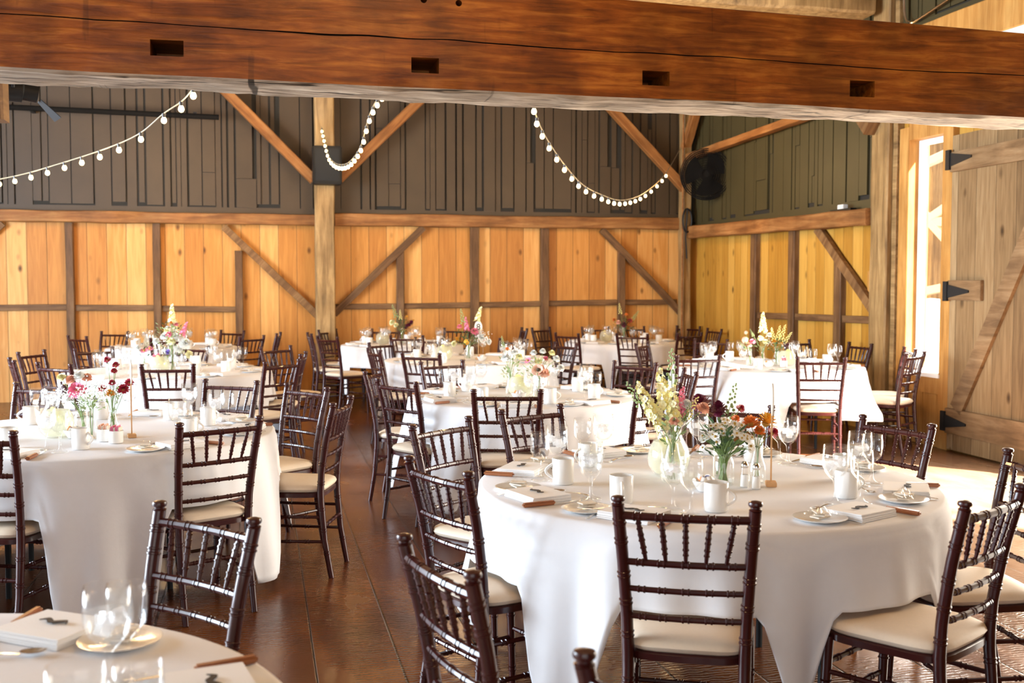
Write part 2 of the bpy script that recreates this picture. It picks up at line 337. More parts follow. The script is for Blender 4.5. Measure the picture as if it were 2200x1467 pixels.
# right wall in pieces round the tall window and the wide doorway
WY0, WY1, WZ0, WZ1 = 8.90, 9.56, .6, 3.0
DY0, DY1, DZ = 3.7, 7.3, 2.9
rw = bmesh.new()
for q in ((YF, DY0, 0, ZC), (DY0, 6.7, DZ, ZC), (6.7, DY1, DZ, 3.12), (DY1, 8.24, 0, 3.12), (6.7, 8.24, 3.66, ZC), (8.24, WY0, 0, ZC), (WY0, WY1, 0, WZ0), (WY0, WY1, WZ1, ZC), (WY1, YB+.2, 0, ZC)):
    box(rw, XR+.03, XR+.2, q[0], q[1], q[2], q[3])
tag(obj('wall_right', rw, M['pine_right'], smooth=False), kind='structure')
pr = lambda bm, y0, y1, d0, d1, z0, z1, mi: box(bm, XR+.03-d1, XR+.03-d0, y0, y1, z0, z1, mi=mi) if y1 > y0 else None
tag(obj('wall_right_upper', siding(9.95, YB, 2.26, ZC, pr, 11), [M['siding_green'], M['siding_gap']], smooth=False), kind='structure')
tag(obj('wall_right_gable', siding(5.0, 9.75, 3.9, ZC, pr, 5), [M['siding_green'], M['siding_gap']], smooth=False), kind='structure')
# left wall and the wall behind the camera, each with a wide open doorway
lw = bmesh.new()
for q in ((YF, -.6, 0, ZC), (-.6, 10, 3.5, ZC), (10, YB+.2, 0, ZC)): box(lw, XL-.2, XL, q[0], q[1], q[2], q[3])
tag(obj('wall_left', lw, M['siding'], smooth=False), kind='structure')
fw = bmesh.new()
for q in ((XL, -4.2, 0, ZC), (-4.2, 1.4, 3.5, ZC), (1.4, XR+.2, 0, ZC)): box(fw, q[0], q[1], YF-.2, YF, q[2], q[3])
tag(obj('wall_front', fw, M['siding'], smooth=False), kind='structure')

# back wall frame
frame((XL, YB-.06, 2.413), (.74, YB-.06, 2.40), .13, .145, M['old_beam'], jit=.01, label='long hewn wall beam left of the timber post', cat='beam')
frame((1.0, YB-.06, 2.41), (6.05, YB-.06, 2.415), .13, .165, M['old_beam'], jit=.01, label='hewn wall beam between the timber post and the corner', cat='beam')
for x, wd in ((-4.6, .1), (-3.5, .1), (-2.41, .10), (-1.33, .10), (2.95, .12), (3.975, .11)):
    frame((x, YB-.02, 0), (x, YB-.02, 2.33), wd, .09, M['dark_stud'])
for x, z in ((-.28, 1.98), (1.895, 1.99), (5.13, 2.02)):
    frame((x, YB-.02, 0), (x, YB-.02, z), .1, .085, M['dark_stud'])
for a, b, z0, z1 in ((XL, -2.46, 1.23, 1.23), (-2.36, -1.38, 1.225, 1.215), (-1.28, -.33, 1.205, 1.19), (1.0, 1.84, 1.22, 1.225), (1.95, 2.89, 1.225, 1.235), (3.01, 3.92, 1.24, 1.25), (4.03, 5.07, 1.255, 1.265), (5.19, 6.0, 1.265, 1.27)):
    frame((a, YB, z0), (b, YB, z1), .05, .078, M['dark_stud'])
for a, b in (((-.47, 2.30), (.77, 1.09)), ((2.22, 2.32), (.98, 1.12)), ((4.82, 2.32), (6.06, 1.10)), ((-3.2, 2.31), (-4.6, 1.0))):
    frame((a[0], YB-.045, a[1]), (b[0], YB-.045, b[1]), .06, .095, M['stud'] if a[0] < 0 else M['dark_stud'])
for a, b in (((-.60, 4.25), (.72, 2.93)), ((2.4, 4.28), (1.02, 2.92)), ((4.62, 4.32), (6.05, 2.90))):
    frame((a[0], YB-.2, a[1]), (b[0], YB-.2, b[1]), .12, .13, M['brace'])
# right wall frame
frame((XR-.08, 15.0, 2.285), (XR-.08, 10.05, 2.225), .16, .17, M['old_beam'], jit=.012, label='hewn wall beam on the right wall above the pine boards', cat='beam')
for y, z in ((12.9, 2.2), (11.87, 2.18), (10.8, 1.78)):
    frame((XR-.0, y, 0), (XR-.0, y, z), .08, .15, M['dark_stud'])
frame((XR+.01, 12.8, 1.135), (XR+.01, 10.05, 1.16), .05, .08, M['dark_stud'])
frame((XR-.02, 11.28, 2.17), (XR-.02, 10.05, 1.24), .06, .11, M['stud'])
frame((XR-.14, 14.85, 3.36), (XR-.14, 11.3, 3.44), .12, .09, M['brace'])
frame((XR-.16, 14.9, 3.5), (XR-.16, 14.0, 4.6), .12, .12, M['brace'])
frame((XR-.16, 10.75, 3.9), (XR-.16, 9.95, 3.10), .14, .15, M['stud'])

# timber posts
def post(x, y, w, d, m, label, top=ZC):
    bm = bmesh.new(); n = 40; rings = []
    for i in range(n+1):
        z = top*i/n; ring = []
        for (a, b) in ((-w/2+.015, -d/2), (w/2-.015, -d/2), (w/2, -d/2+.015), (w/2, d/2-.015), (w/2-.015, d/2), (-w/2+.015, d/2), (-w/2, d/2-.015), (-w/2, -d/2+.015)):
            dv = noise.noise_vector(Vector((a*7+x, b*7+y, z*1.6)))*.012
            ring.append(bm.verts.new((a+dv.x, b+dv.y, z)))
        rings.append(ring)
    for a, b in zip(rings, rings[1:]):
        for k in range(8): bm.faces.new((a[k], a[(k+1) % 8], b[(k+1) % 8], b[k]))
    bm.faces.new(rings[0][::-1]); bm.faces.new(rings[-1])
    o = obj('timber_post', bm, m, loc=(x, y, 0)); tag(o, label, 'post', kind='structure'); return o
post(.86, YB-.16, .26, .26, M['old_post'], 'square hewn timber post in the middle of the back wall')
post(6.05, YB-.18, .13, .2, M['old_post'], 'slim hewn timber post in the back corner of the room')
post(XR-.04, 9.91, .12, .30, M['old_post'], 'square hewn timber post beside the tall window')
frame((XR-.0, 9.71, 0), (XR-.0, 9.71, ZC), .10, .07, M['old_post'])

# tall fixed window and its pine casing
win = thing('window_1', 'tall narrow window with pine casing beside the plank door', 'window', (XR, 9.27, 0)); win['kind'] = 'structure'
def cas(name, y0, y1, z0, z1, x0=-.03, x1=.2, m=M['pine_frame']):
    return obj(name, nb(x0, x1, y0-9.27, y1-9.27, z0, z1, bev=.004), m, win, smooth=False)
cas('casing', 9.50, 9.66, 0, 3.06); cas('casing', 8.80, 8.95, 0, 3.06, -.035); cas('casing', 8.95, 9.50, 2.93, 3.10)
cas('casing', 8.95, 9.50, .50, .66); cas('window_sill', 8.93, 9.52, .655, .69, -.05, .2, M['outside_white'])
cas('panel_board', 8.95, 9.22, 0, .5, -.01); cas('panel_board', 9.225, 9.50, 0, .5, -.01)
cas('sash', 9.45, 9.50, .68, 2.93, .08, .14, M['outside_white']); cas('sash', 8.95, 8.98, .68, 2.93, .08, .14, M['outside_white']); cas('sash', 8.98, 9.45, 2.88, 2.93, .08, .14, M['outside_white'])
obj('pane', nb(.105, .111, -.29, .18, .69, 2.88), M['pane'], win, smooth=False)
# header board and transom light over the door
frame((XR-.03, 9.4, 3.83), (XR-.03, 6.6, 3.83), .08, .32, M['pine_frame'])
tr = thing('window_2', 'white framed transom light high above the plank door', 'window', (XR, 7.0, 3.66)); tr['kind'] = 'structure'
# plank barn door hinged beside the window
dr = thing('door_1', 'old plank barn door with diagonal brace and black strap hinges', 'door', (XR-.03, 8.78, 0), R(-1.5)); dr['kind'] = 'structure'
obj('door_leaf', nb(-.02, .03, -1.5, 0, .02, 2.88), M['door'], dr, smooth=False)
def rail(z0, z1, y0=-1.5, y1=-.01, m=M['door_rail']):
    return obj('rail', nb(-.055, -.02, y0, y1, z0, z1, bev=.004), m, dr, smooth=False)
rail(2.55, 2.73); rail(.17, .40); rail(1.39, 1.57, -.5)
bb = bmesh.new(); a, b = Vector((-.055, -.17, .40)), Vector((-.055, -1.45, 2.50)); d = (b-a).normalized(); s = Vector((0, -d.z, d.y))*.085
vs = [bm_ for bm_ in (bb.verts.new(a-s), bb.verts.new(a+s), bb.verts.new(b+s), bb.verts.new(b-s))]; f = bb.faces.new(vs)
ex = bmesh.ops.extrude_face_region(bb, geom=[f]); bmesh.ops.translate(bb, verts=[v for v in ex['geom'] if isinstance(v, bmesh.types.BMVert)], vec=(.034, 0, 0))
obj('diagonal_brace', bb, M['door_rail'], dr, smooth=False)
for z in (2.66, 1.47, .28):
    h = bmesh.new(); box(h, -.075, -.05, -.03, .03, z-.09, z+.09)
    v0 = [h.verts.new(p) for p in ((-.066, -.03, z-.06), (-.066, -.03, z+.06), (-.066, -.34, z+.01), (-.066, -.34, z-.01), (-.056, -.03, z-.06), (-.056, -.03, z+.06), (-.056, -.34, z+.01), (-.056, -.34, z-.01))]
    for q in ((0, 1, 2, 3), (7, 6, 5, 4), (0, 4, 5, 1), (1, 5, 6, 2), (2, 6, 7, 3), (3, 7, 4, 0)): h.faces.new([v0[k] for k in q])
    obj('strap_hinge', h, M['iron'], dr, smooth=False)
# transom: fixed white frame with pane
wf = bmesh.new(); box(wf, -.03, .15, -.3, 1.24, -.05, .0); box(wf, -.03, .15, -.3, 1.24, -.56, -.50); box(wf, -.03, .15, 1.18, 1.24, -.50, -.05); box(wf, -.03, .15, -.3, -.24, -.50, -.05); box(wf, -.05, -.02, -.34, 1.30, -.03, .03)
obj('window_frame', wf, M['outside_white'], tr, smooth=False); obj('pane', nb(.05, .056, -.24, 1.18, -.5, -.05), M['pane'], tr, smooth=False)

# outdoors seen through the window
og = nb(XR+.2, 24, -12, 24, -.16, -.06); tag(obj('ground', og, M['ground'], smooth=False), kind='structure')
for a, b in (((9.2, 12.2, 0), (9.2, 12.2, 4)), ((9.2, 14.2, 0), (9.2, 14.2, 4)), ((9.25, 11.6, 1.0), (9.25, 14.4, 2.9)), ((9.25, 11.6, 2.4), (9.25, 14.4, 2.4)), ((9.2, 11.5, 3.6), (9.2, 14.6, 3.1)), ((9.3, 12.0, 1.65), (9.3, 14.5, 1.35)), ((9.25, 11.6, 3.2), (9.25, 14.4, 2.2))):
    frame(a, b, .1, .12, M['outside_white'])
tag(obj('wall_outside', nb(10.6, 10.8, 9, 20, 0, 4.6), M['old_post'], smooth=False), kind='structure')

# overhead timbers
def tie_beam():
    x0, x1 = XL+.05, XR-.02; n = 260; rings = []; bm = bmesh.new(); Y0, Y1 = 4.3, 4.63
    for i in range(n+1):
        x = x0+(x1-x0)*i/n
        zt = 2.745-.022*x if x > 0 else 2.78
        zb = 2.315-.008*max(0, x+1)
        ring = []
        zc = zb+.198+.012*noise.noise(Vector((x*.9, 0, 5)))+.004*noise.noise(Vector((x*6, 2, 5)))
        gw = .0022*max(.15, 1+noise.noise(Vector((x*1.7, 4, 4))))
        pts = [(Y0, zb+.012, 0), (Y0, zb+.10, 0), (Y0, zc-gw, 0), (Y0+.012, zc, 0), (Y0, zc+gw, 0), (Y0, zt-.08, 0), (Y0, zt-.01, 0), (Y0+.03, zt, 0), (Y1-.03, zt, 0), (Y1, zt-.03, 0), (Y1, zb+.03, 0), (Y1-.03, zb+.004, 1), (Y1-.10, zb, 1), (Y1-.18, zb, 1), (Y0+.08, zb, 1), (Y0+.012, zb, 1)]
        for y, z, u in pts:
            d = noise.noise_vector(Vector((x*1.3, y*5, z*5)))*.007
            if u: d.z += noise.noise(Vector((x*5, y*16, 3)))*.010+noise.noise(Vector((x*15, y*30, 8)))*.005
            ring.append(bm.verts.new((x, y+d.y, z+d.z)))
        rings.append(ring)
    m = len(rings[0])
    for a, b in zip(rings, rings[1:]):
        for k in range(m):
            f = bm.faces.new((a[k], a[(k+1) % m], b[(k+1) % m], b[k])); f.material_index = 1 if 10 <= k <= 15 else (2 if k in (2, 3) else 0)
    bm.faces.new(rings[0][::-1]); bm.faces.new(rings[-1])
    o = obj('timber_beam', bm, [M['tie'], M['underside'], M['black']])
    tag(o, 'massive orange-brown hewn tie beam with four empty mortises, spanning overhead', 'beam', kind='structure')
    cut = bmesh.new()
    for (a, b, z0, z1) in ((-.39, -.27, 2.39, 2.45), (.59, .70, 2.37, 2.43), (1.55, 1.67, 2.36, 2.42), (2.50, 2.62, 2.35, 2.42)):
        box(cut, a, b, 4.2, 4.56, z0, z1)
    for x in (.64, .78): 
        lathe_c = bmesh.new(); lathe(lathe_c, [(0, 0), (.013, 0), (.013, .2), (0, .2)], 12)
        bmesh.ops.rotate(lathe_c, verts=lathe_c.verts, cent=(0, 0, 0), matrix=Matrix.Rotation(R(-90), 3, 'X')); bmesh.ops.translate(lathe_c, verts=lathe_c.verts, vec=(x, 4.2, 2.655 if x < .7 else 2.65))
        tmp = bpy.data.meshes.new('t'); lathe_c.to_mesh(tmp); cut.from_mesh(tmp); bpy.data.meshes.remove(tmp)
    bmesh.ops.recalc_face_normals(cut, faces=cut.faces[:])
    cm = bpy.data.meshes.new('cut'); cut.to_mesh(cm); co = bpy.data.objects.new('cut', cm); C.objects.link(co)
    md = o.modifiers.new('b', 'BOOLEAN'); md.object = co; md.operation = 'DIFFERENCE'; md.solver = 'EXACT'
    dg = bpy.context.evaluated_depsgraph_get(); me = bpy.data.meshes.new_from_object(o.evaluated_get(dg))
    o.modifiers.clear(); o.data = me; bpy.data.objects.remove(co)
tie_beam()
frame((XL, 10.0, 4.50), (XR-.2, 10.0, 4.39), .3, .34, M['old_post'], jit=.012, name='timber_beam', label='upper tie beam high behind the big beam', cat='beam')
for y in (-1.5, 1.4, 7.2, 12.6):
    frame((XL, y, 5.3), (XR, y, 5.3), .2, .24, M['old_beam'], name='timber_beam', label='dark roof beam under the ceiling', cat='beam')

# ---------------------------------------------------------------- chairs
def beaded(p0, p1, r0, r1, at=(), bump=.0028, bulge=0., bow=None, n=8, seg=6):
    """turned stick from p0 to p1 with little double rings at the given fractions"""
    p0, p1 = Vector(p0), Vector(p1); L = (p1-p0).length; st = []
    for k in range(seg+1): st.append((k/seg, 0))
    e = .0035/L
    for a in at:
        for s in (-2.4, 2.4):
            st += [(a+(s-1)*e, 0), (a+(s-.6)*e, 1), (a+(s+.6)*e, 1), (a+(s+1)*e, 0)]
    st = sorted(q for q in st if 0 <= q[0] <= 1); P = []; rr = []
    for t, b in st:
        p = p0.lerp(p1, t)
        if bow: p = p+Vector(bow)*(1-(2*t-1)**2)
        P.append(p); rr.append(r0+(r1-r0)*t+bulge*math.sin(PI*t)+(bump if b else 0))
    return tube(bmesh.new(), P, rr, n)
def back_pt(z):                                                     # side profile of the chair back: (half width, y)
    k = [(0, .170, -.235), (.2, .170, -.200), (.43, .170, -.180), (.56, .174, -.188), (.73, .184, -.216), (.92, .196, -.262)]
    for a, b in zip(k, k[1:]):
        if z <= b[0]:
            t = (z-a[0])/(b[0]-a[0]); return a[1]+(b[1]-a[1])*t, a[2]+(b[2]-a[2])*t
    return k[-1][1:]
def make_chair():
    r = thing('ballroom_chair', 'chair', 'chair'); m = M['mahogany']
    for s in (-1, 1):
        P = []; rr = []
        zs = sorted(set([i*.9/18 for i in range(19)])); rings = (.13, .25, .36, .50, .60, .685, .79, .85)
        ev = [(z, 0) for z in zs]
        for q in rings:
            for o in (-.007, .007): ev += [(q+o-.004, 0), (q+o-.002, 1), (q+o+.002, 1), (q+o+.004, 0)]
        for z, b in sorted(ev):
            hw, y = back_pt(z); base = .0145+.0045*min(1, z/.45)-.001*(z > .45)
            P.append((s*hw, y, z)); rr.append(base+(.0026 if b else 0))
        o = obj('back_post', tube(bmesh.new(), P, rr, 10), m, r)
        hw, y = back_pt(.9); f = bmesh.new()
        lathe(f, [(0, -.004), (.0175, 0), (.0195, .004), (.0145, .008), (.0145, .011), (.0195, .014), (.0215, .020), (.019, .026), (.010, .029), (0, .030)], 12, (s*hw, y, .898))
        obj('finial', f, m, o)
        obj('front_leg', beaded((s*.183, .172, .435), (s*.19, .19, 0), .0175, .0125, (.35, .62, .85), n=10), m, r)
        obj('side_stretcher', beaded((s*.17, -.195, .32), (s*.185, .18, .32), .0085, .0085, (.25, .5, .75)), m, r)
        obj('side_stretcher', beaded((s*.17, -.205, .19), (s*.187, .184, .19), .0085, .0085, (.25, .5, .75)), m, r)
    obj('front_stretcher', beaded((-.185, .18, .345), (.185, .18, .345), .0085, .0085, (.2, .4, .6, .8)), m, r)
    obj('front_stretcher', beaded((-.187, .184, .225), (.187, .184, .225), .0085, .0085, (.2, .4, .6, .8)), m, r)
    obj('rear_stretcher', beaded((-.17, -.197, .27), (.17, -.197, .27), .0085, .0085, (.2, .4, .6, .8)), m, r)
    for z, rad in ((.868, .0125), (.725, .0105), (.642, .009), (.556, .009)):
        hw, y = back_pt(z)
        obj('back_rail', beaded((-hw, y, z), (hw, y, z), rad, rad, (.14, .31, .5, .69, .86), .0022, bow=(0, -.016, 0), seg=10), m, r)
    h1, y1 = back_pt(.725); h0, y0 = back_pt(.868)
    for k in range(5):
        f = (k-2)/2
        bw = lambda t: -.016*(1-t*t)
        obj('spindle', beaded((f*h1*.62, y1+bw(f*.62), .725), (f*h0*.72, y0+bw(f*.72), .868), .0050, .0058, (.28, .55, .8), .0022, bulge=.0026, seg=5, n=7), m, r)
    # seat frame
    def outline(off, n=28):
        pts = []
        for i in range(n):
            a = 2*PI*i/n; ca, sa = math.cos(a), math.sin(a)
            e = .42; x = math.copysign(abs(ca)**e, ca); y = math.copysign(abs(sa)**e, sa)
            wd = .182+.020*(y+1)/2
            pts.append((x*(wd-off), y*(.198-off)+.002+.012*(1-x*x)*(y > 0)))
        return pts
    def slab(levels):
        bm = bmesh.new(); rings = [[bm.verts.new((x, y, z)) for x, y in outline(off)] for off, z in levels]
        for a, b in zip(rings, rings[1:]):
            for k in range(len(a)): bm.faces.new((a[k], a[(k+1) % len(a)], b[(k+1) % len(a)], b[k]))
        bm.faces.new(rings[0][::-1]); bm.faces.new(rings[-1]); return bm
    obj('seat_frame', slab([(.012, .420), (0, .424), (0, .444), (.006, .449)]), m, r)
    obj('seat_cushion', slab([(.010, .4492), (.002, .455), (-.004, .466), (.002, .480), (.018, .489), (.05, .494), (.10, .497), (.15, .499)]), M['cushion'], r)
    index_kids(r); return r
chair0 = make_chair(); chair_used = [False]

TABLES = dict(
    T1=(1.68, 3.92, .875, .22, 'the right front table', ''),
    T2=(-.84, 5.93, .90, .03, 'the left front table', ''),
    T3=(-.80, 1.88, .86, .10, 'the bottom left corner table', ''),
    T4=(1.75, 7.21, .78, .16, 'the middle table', ''),
    T5=(4.66, 9.42, .88, .30, 'the table by the window', ''),
    T6=(-.80, 9.95, .88, .12, 'the second left table', ''),
    T7=(-1.05, 13.75, .76, .10, 'the back left table', ''),
    T8=(1.75, 13.75, .76, .10, 'the back table beside the post', ''),
    T9=(2.05, 10.8, .85, .12, 'the table behind the middle one', ''),
    T10=(4.70, 13.70, .76, .10, 'the back corner table', ''))
DIRS = ['nearest side', 'near right-centre side', 'near right side', 'right side', 'far right side', 'far right-centre side', 'farthest side', 'far left-centre side', 'far left side', 'left side', 'near left side', 'near left-centre side']
def bin_of(tab, x, y, used):
    cx, cy = TABLES[tab][:2]
    v = Vector((x-cx, y-cy)); d = Vector((-cx, -cy)).normalized(); rt = Vector((-d.y, d.x))   # rt: to the right as seen from the camera
    a = math.atan2(v.dot(rt), v.dot(d)) % (2*PI); k0 = int(round(a/(2*PI)*12)) % 12
    for off in (0, 1, -1, 2, -2, 3, -3):
        k = (k0+off) % 12
        if k not in used: used.add(k); return DIRS[k]
    return DIRS[k0]
CHAIRS = dict(
    c1=(1.177, 2.879, -25.2, 'T1'),
    c2=(0.382, 2.439, -75.5, 'T1'),
    c3=(0.579, 3.644, -68.0, 'T1'),
    c4=(0.785, 4.805, 40.3, 'T1'),
    c5=(0.838, 6.89, -58.5, 'T4'),
    c6=(0.781, 7.827, 67.4, 'T4'),
    c7=(1.316, 5.25, 26.9, 'T1'),
    c8=(1.394, 6.137, -13.0, 'T4'),
    c9=(2.351, 6.175, 28.0, 'T4'),
    c10=(2.995, 7.249, -99.8, 'T4'),
    c11=(2.352, 5.13, -34.4, 'T1'),
    c12=(2.811, 4.379, -73.5, 'T1'),
    c13=(2.69, 3.311, -98.8, 'T1'),
    c14=(2.107, 2.767, 30.2, 'T1'),
    c15=(0.599, 1.539, -65.8, 'N'),
    l1=(-0.182, 5.065, 28.1, 'T2'),
    l2=(-0.151, 3.047, -47.8, 'T3'),
    l3=(-1.2, 4.93, -20.0, 'T2'),
    l4=(0.271, 6.682, -54.4, 'T2'),
    l5=(0.423, 5.833, 72.0, 'T2'),
    l6=(-0.703, 8.674, -8.8, 'T6'),
    l7=(-0.189, 7.16, -33.2, 'T2'),
    l8=(0.167, 8.861, 45.9, 'T6'),
    l9=(0.37, 9.828, 81.2, 'T6'),
    l10=(0.139, 10.913, 42.8, 'T6'),
    l11=(-0.1, 13.15, 45.4, 'T7'),
    l12=(0.22, 13.9, 82.2, 'T7'),
    l13=(-0.363, 14.8, -40.0, 'T7'),
    l14=(-1.838, 14.8, -27.5, 'T7'),
    l15=(-2.117, 13.609, -50.2, 'T7'),
    l16=(-1.572, 11.068, 37.9, 'T6'),
    l17=(-2.057, 10.668, 66.8, 'T6'),
    l18=(-1.993, 9.548, -73.4, 'T6'),
    l19=(-1.572, 8.981, -43.1, 'T6'),
    l20=(-1.332, 7.176, -34.8, 'T2'),
    l21=(-1.02, 12.86, 0.4, 'T7'),
    l22=(-0.656, 11.263, -40.1, 'T6'),
    m1=(0.584, 13.726, -85.8, 'T8'),
    m2=(0.87, 14.8, 50.3, 'T8'),
    m3=(0.751, 12.829, -57.6, 'T8'),
    m4=(1.665, 14.8, -20.7, 'T8'),
    m5=(1.69, 12.854, -19.3, 'T8'),
    m6=(1.236, 11.526, 45.1, 'T9'),
    m7=(1.034, 10.239, -78.9, 'T9'),
    m8=(1.386, 9.593, -40.2, 'T9'),
    m9=(1.41, 8.577, 21.6, 'T4'),
    m11=(2.648, 14.8, -38.9, 'T8'),
    m12=(3.573, 14.632, -93.2, 'T9'),
    m14=(1.865, 12.249, -47.6, 'T9'),
    m15=(2.761, 11.829, -51.8, 'T9'),
    r1=(3.845, 14.8, 36.1, 'T10'),
    r2=(3.713, 13.006, -59.2, 'T10'),
    r3=(3.108, 10.913, -70.8, 'T9'),
    r4=(4.651, 14.8, -4.6, 'T10'),
    r5=(5.225, 14.8, 21.3, 'T10'),
    r6=(4.445, 12.643, -34.9, 'T10'),
    r7=(3.894, 10.776, 51.3, 'T5'),
    r8=(2.889, 8.127, -52.4, 'T4'),
    r9=(6.07, 14.8, -53.9, 'T10'),
    r10=(5.237, 12.714, 19.1, 'T10'),
    r11=(6.08, 13.883, -84.8, 'T10'),
    r12=(4.898, 11.279, -48.2, 'T5'),
    r13=(3.69, 8.76, -0.8, 'T5'),
    r14=(4.57, 8.24, -19.8, 'T5'),
    r15=(6.08, 10.161, -86.2, 'T5'),
    r16=(6.08, 9.27, -107.9, 'T5'),
    r17=(5.73, 8.656, 32.8, 'T5'),
    r18=(5.731, 10.88, 19.9, 'T5'))
GROUP = {t: 'chairs round '+v[4] for t, v in TABLES.items()}
used_bins = {t: set() for t in TABLES}; SEATS = {t: [] for t in TABLES}
for name, (x, y, a, tab) in CHAIRS.items():
    if chair_used[0]: r = copy_tree(chair0)
    else: r = chair0; chair_used[0] = True
    cx, cy = TABLES[tab][:2] if tab in TABLES else (x+1, y+.2)
    va = Vector((math.cos(R(a)), math.sin(R(a)))); nf = Vector((-va.y, va.x))
    face = nf if nf.dot(Vector((cx-x, cy-y))) > 0 else -nf
    rz = math.atan2(face.y, face.x)-PI/2
    c = Vector((x, y))+face*.262
    r.location = (c.x, c.y, 0); r.rotation_euler = (0, 0, rz)
    if tab in TABLES:
        side = bin_of(tab, x, y, used_bins[tab]); r['label'] = ('dark wooden spindle-back chair, %s of %s' % (side, TABLES[tab][4])); r['group'] = GROUP[tab]
        SEATS[tab].append((math.atan2(y-cy, x-cx), Vector((c.x, c.y)), face.copy()))
    else:
        r['label'] = 'dark wooden chair at the very bottom edge, only one finial showing'

# ---------------------------------------------------------------- tables and cloths
def cloth_mesh(tab):
    cx, cy, rad, hem, _, _ = TABLES[tab]; rnd = random.Random(tab); bm = bmesh.new()
    big = tab in ('T1', 'T2', 'T3', 'T4', 'T5'); n = 220 if big else 120; m = 22 if big else 12; zt = .766
    ph = [rnd.uniform(0, 6.28) for _ in range(8)]
    f1, f2 = rnd.choice((12, 13, 14)), rnd.choice((6, 7, 8))
    seats = []
    for a, c, face in SEATS[tab]:
        q = c+face*.2-Vector((cx, cy))                               # front edge of the seat
        if q.length < rad+.16: seats.append((math.atan2((c-face*.0).y-cy, c.x-cx), max(0., rad+.03-q.length)))
    cen = bm.verts.new((0, 0, zt)); rings = []
    for i in range(1, 9):
        rr = rad*i/8*.99 if i < 8 else rad*.99
        rings.append([bm.verts.new((rr*math.cos(2*PI*k/n), rr*math.sin(2*PI*k/n), zt+.0012*noise.noise(Vector((rr*9*math.cos(2*PI*k/n), rr*9*math.sin(2*PI*k/n), ph[0]))))) for k in range(n)])
    for j in range(1, m+1):
        t = j/m; ring = []
        for k in range(n):
            a = 2*PI*k/n
            h = hem+.03*math.sin(2*a+ph[1])+.02*math.sin(5*a+ph[2])
            lift = 0.
            for sa, tuck in seats:
                da = abs((a-sa+PI) % (2*PI)-PI)*rad
                lift = max(lift, max(0., min(1., 1-(da-.20)/.10)))
            lift = lift*lift*(3-2*lift)
            h = h+(max(.515, h)-h)*lift
            drop = (zt-h)*t
            fold = .5*math.sin(f1*a+ph[3]+1.3*math.sin(2*a+ph[6]))+.35*math.sin(f2*a+ph[4])+.28*math.sin((2*f1+3)*a+ph[5])
            amp = .078*(min(1, t*1.15))**1.3*(1-.75*lift)
            flare = .012+.055*t*(1-.6*lift)+.004*(j == 1)
            if tab == 'T5' : amp *= 1.35; flare += .02*t
            rr = rad+flare*min(1, t*6)+amp*(fold+.25)
            wr = .006*noise.noise(Vector((a*7, t*4, ph[7])))*t
            z = zt-drop if j > 1 else zt-.006
            ring.append(bm.verts.new(((rr+wr)*math.cos(a), (rr+wr)*math.sin(a), max(.004, z))))
        rings.append(ring)
    for k in range(n): bm.faces.new((cen, rings[0][k], rings[0][(k+1) % n]))
    for a, b in zip(rings, rings[1:]):
        for k in range(n): bm.faces.new((a[k], b[k], b[(k+1) % n], a[(k+1) % n]))
    return bm
def build_table(tab):
    cx, cy, rad, hem, desc, _ = TABLES[tab]
    t = thing('round_table', 'round folding table under its white cloth, %s' % desc, 'table', (cx, cy, 0), 0, 'round banquet tables')
    b = bmesh.new(); lathe(b, [(0, .728), (rad-.012, .728), (rad-.008, .735), (rad-.008, .755), (rad-.012, .760), (0, .760)], 48); obj('tabletop', b, M['light_wood'], t)
    for s in (-1, 1):
        for u in (-1, 1): obj('leg', tube(bmesh.new(), [(s*rad*.42, u*rad*.3, 0), (s*rad*.42, u*rad*.3, .728)], .014, 8), M['iron'], t)
    o = obj('tablecloth', cloth_mesh(tab), M['cloth'], smooth='all', loc=(cx, cy, 0))
    md = o.modifiers.new('thickness', 'SOLIDIFY'); md.thickness = .0025; md.offset = 1
    tag(o, 'white cloth draped over %s' % desc, 'tablecloth', 'white tablecloths')
for tb in TABLES: build_table(tb)

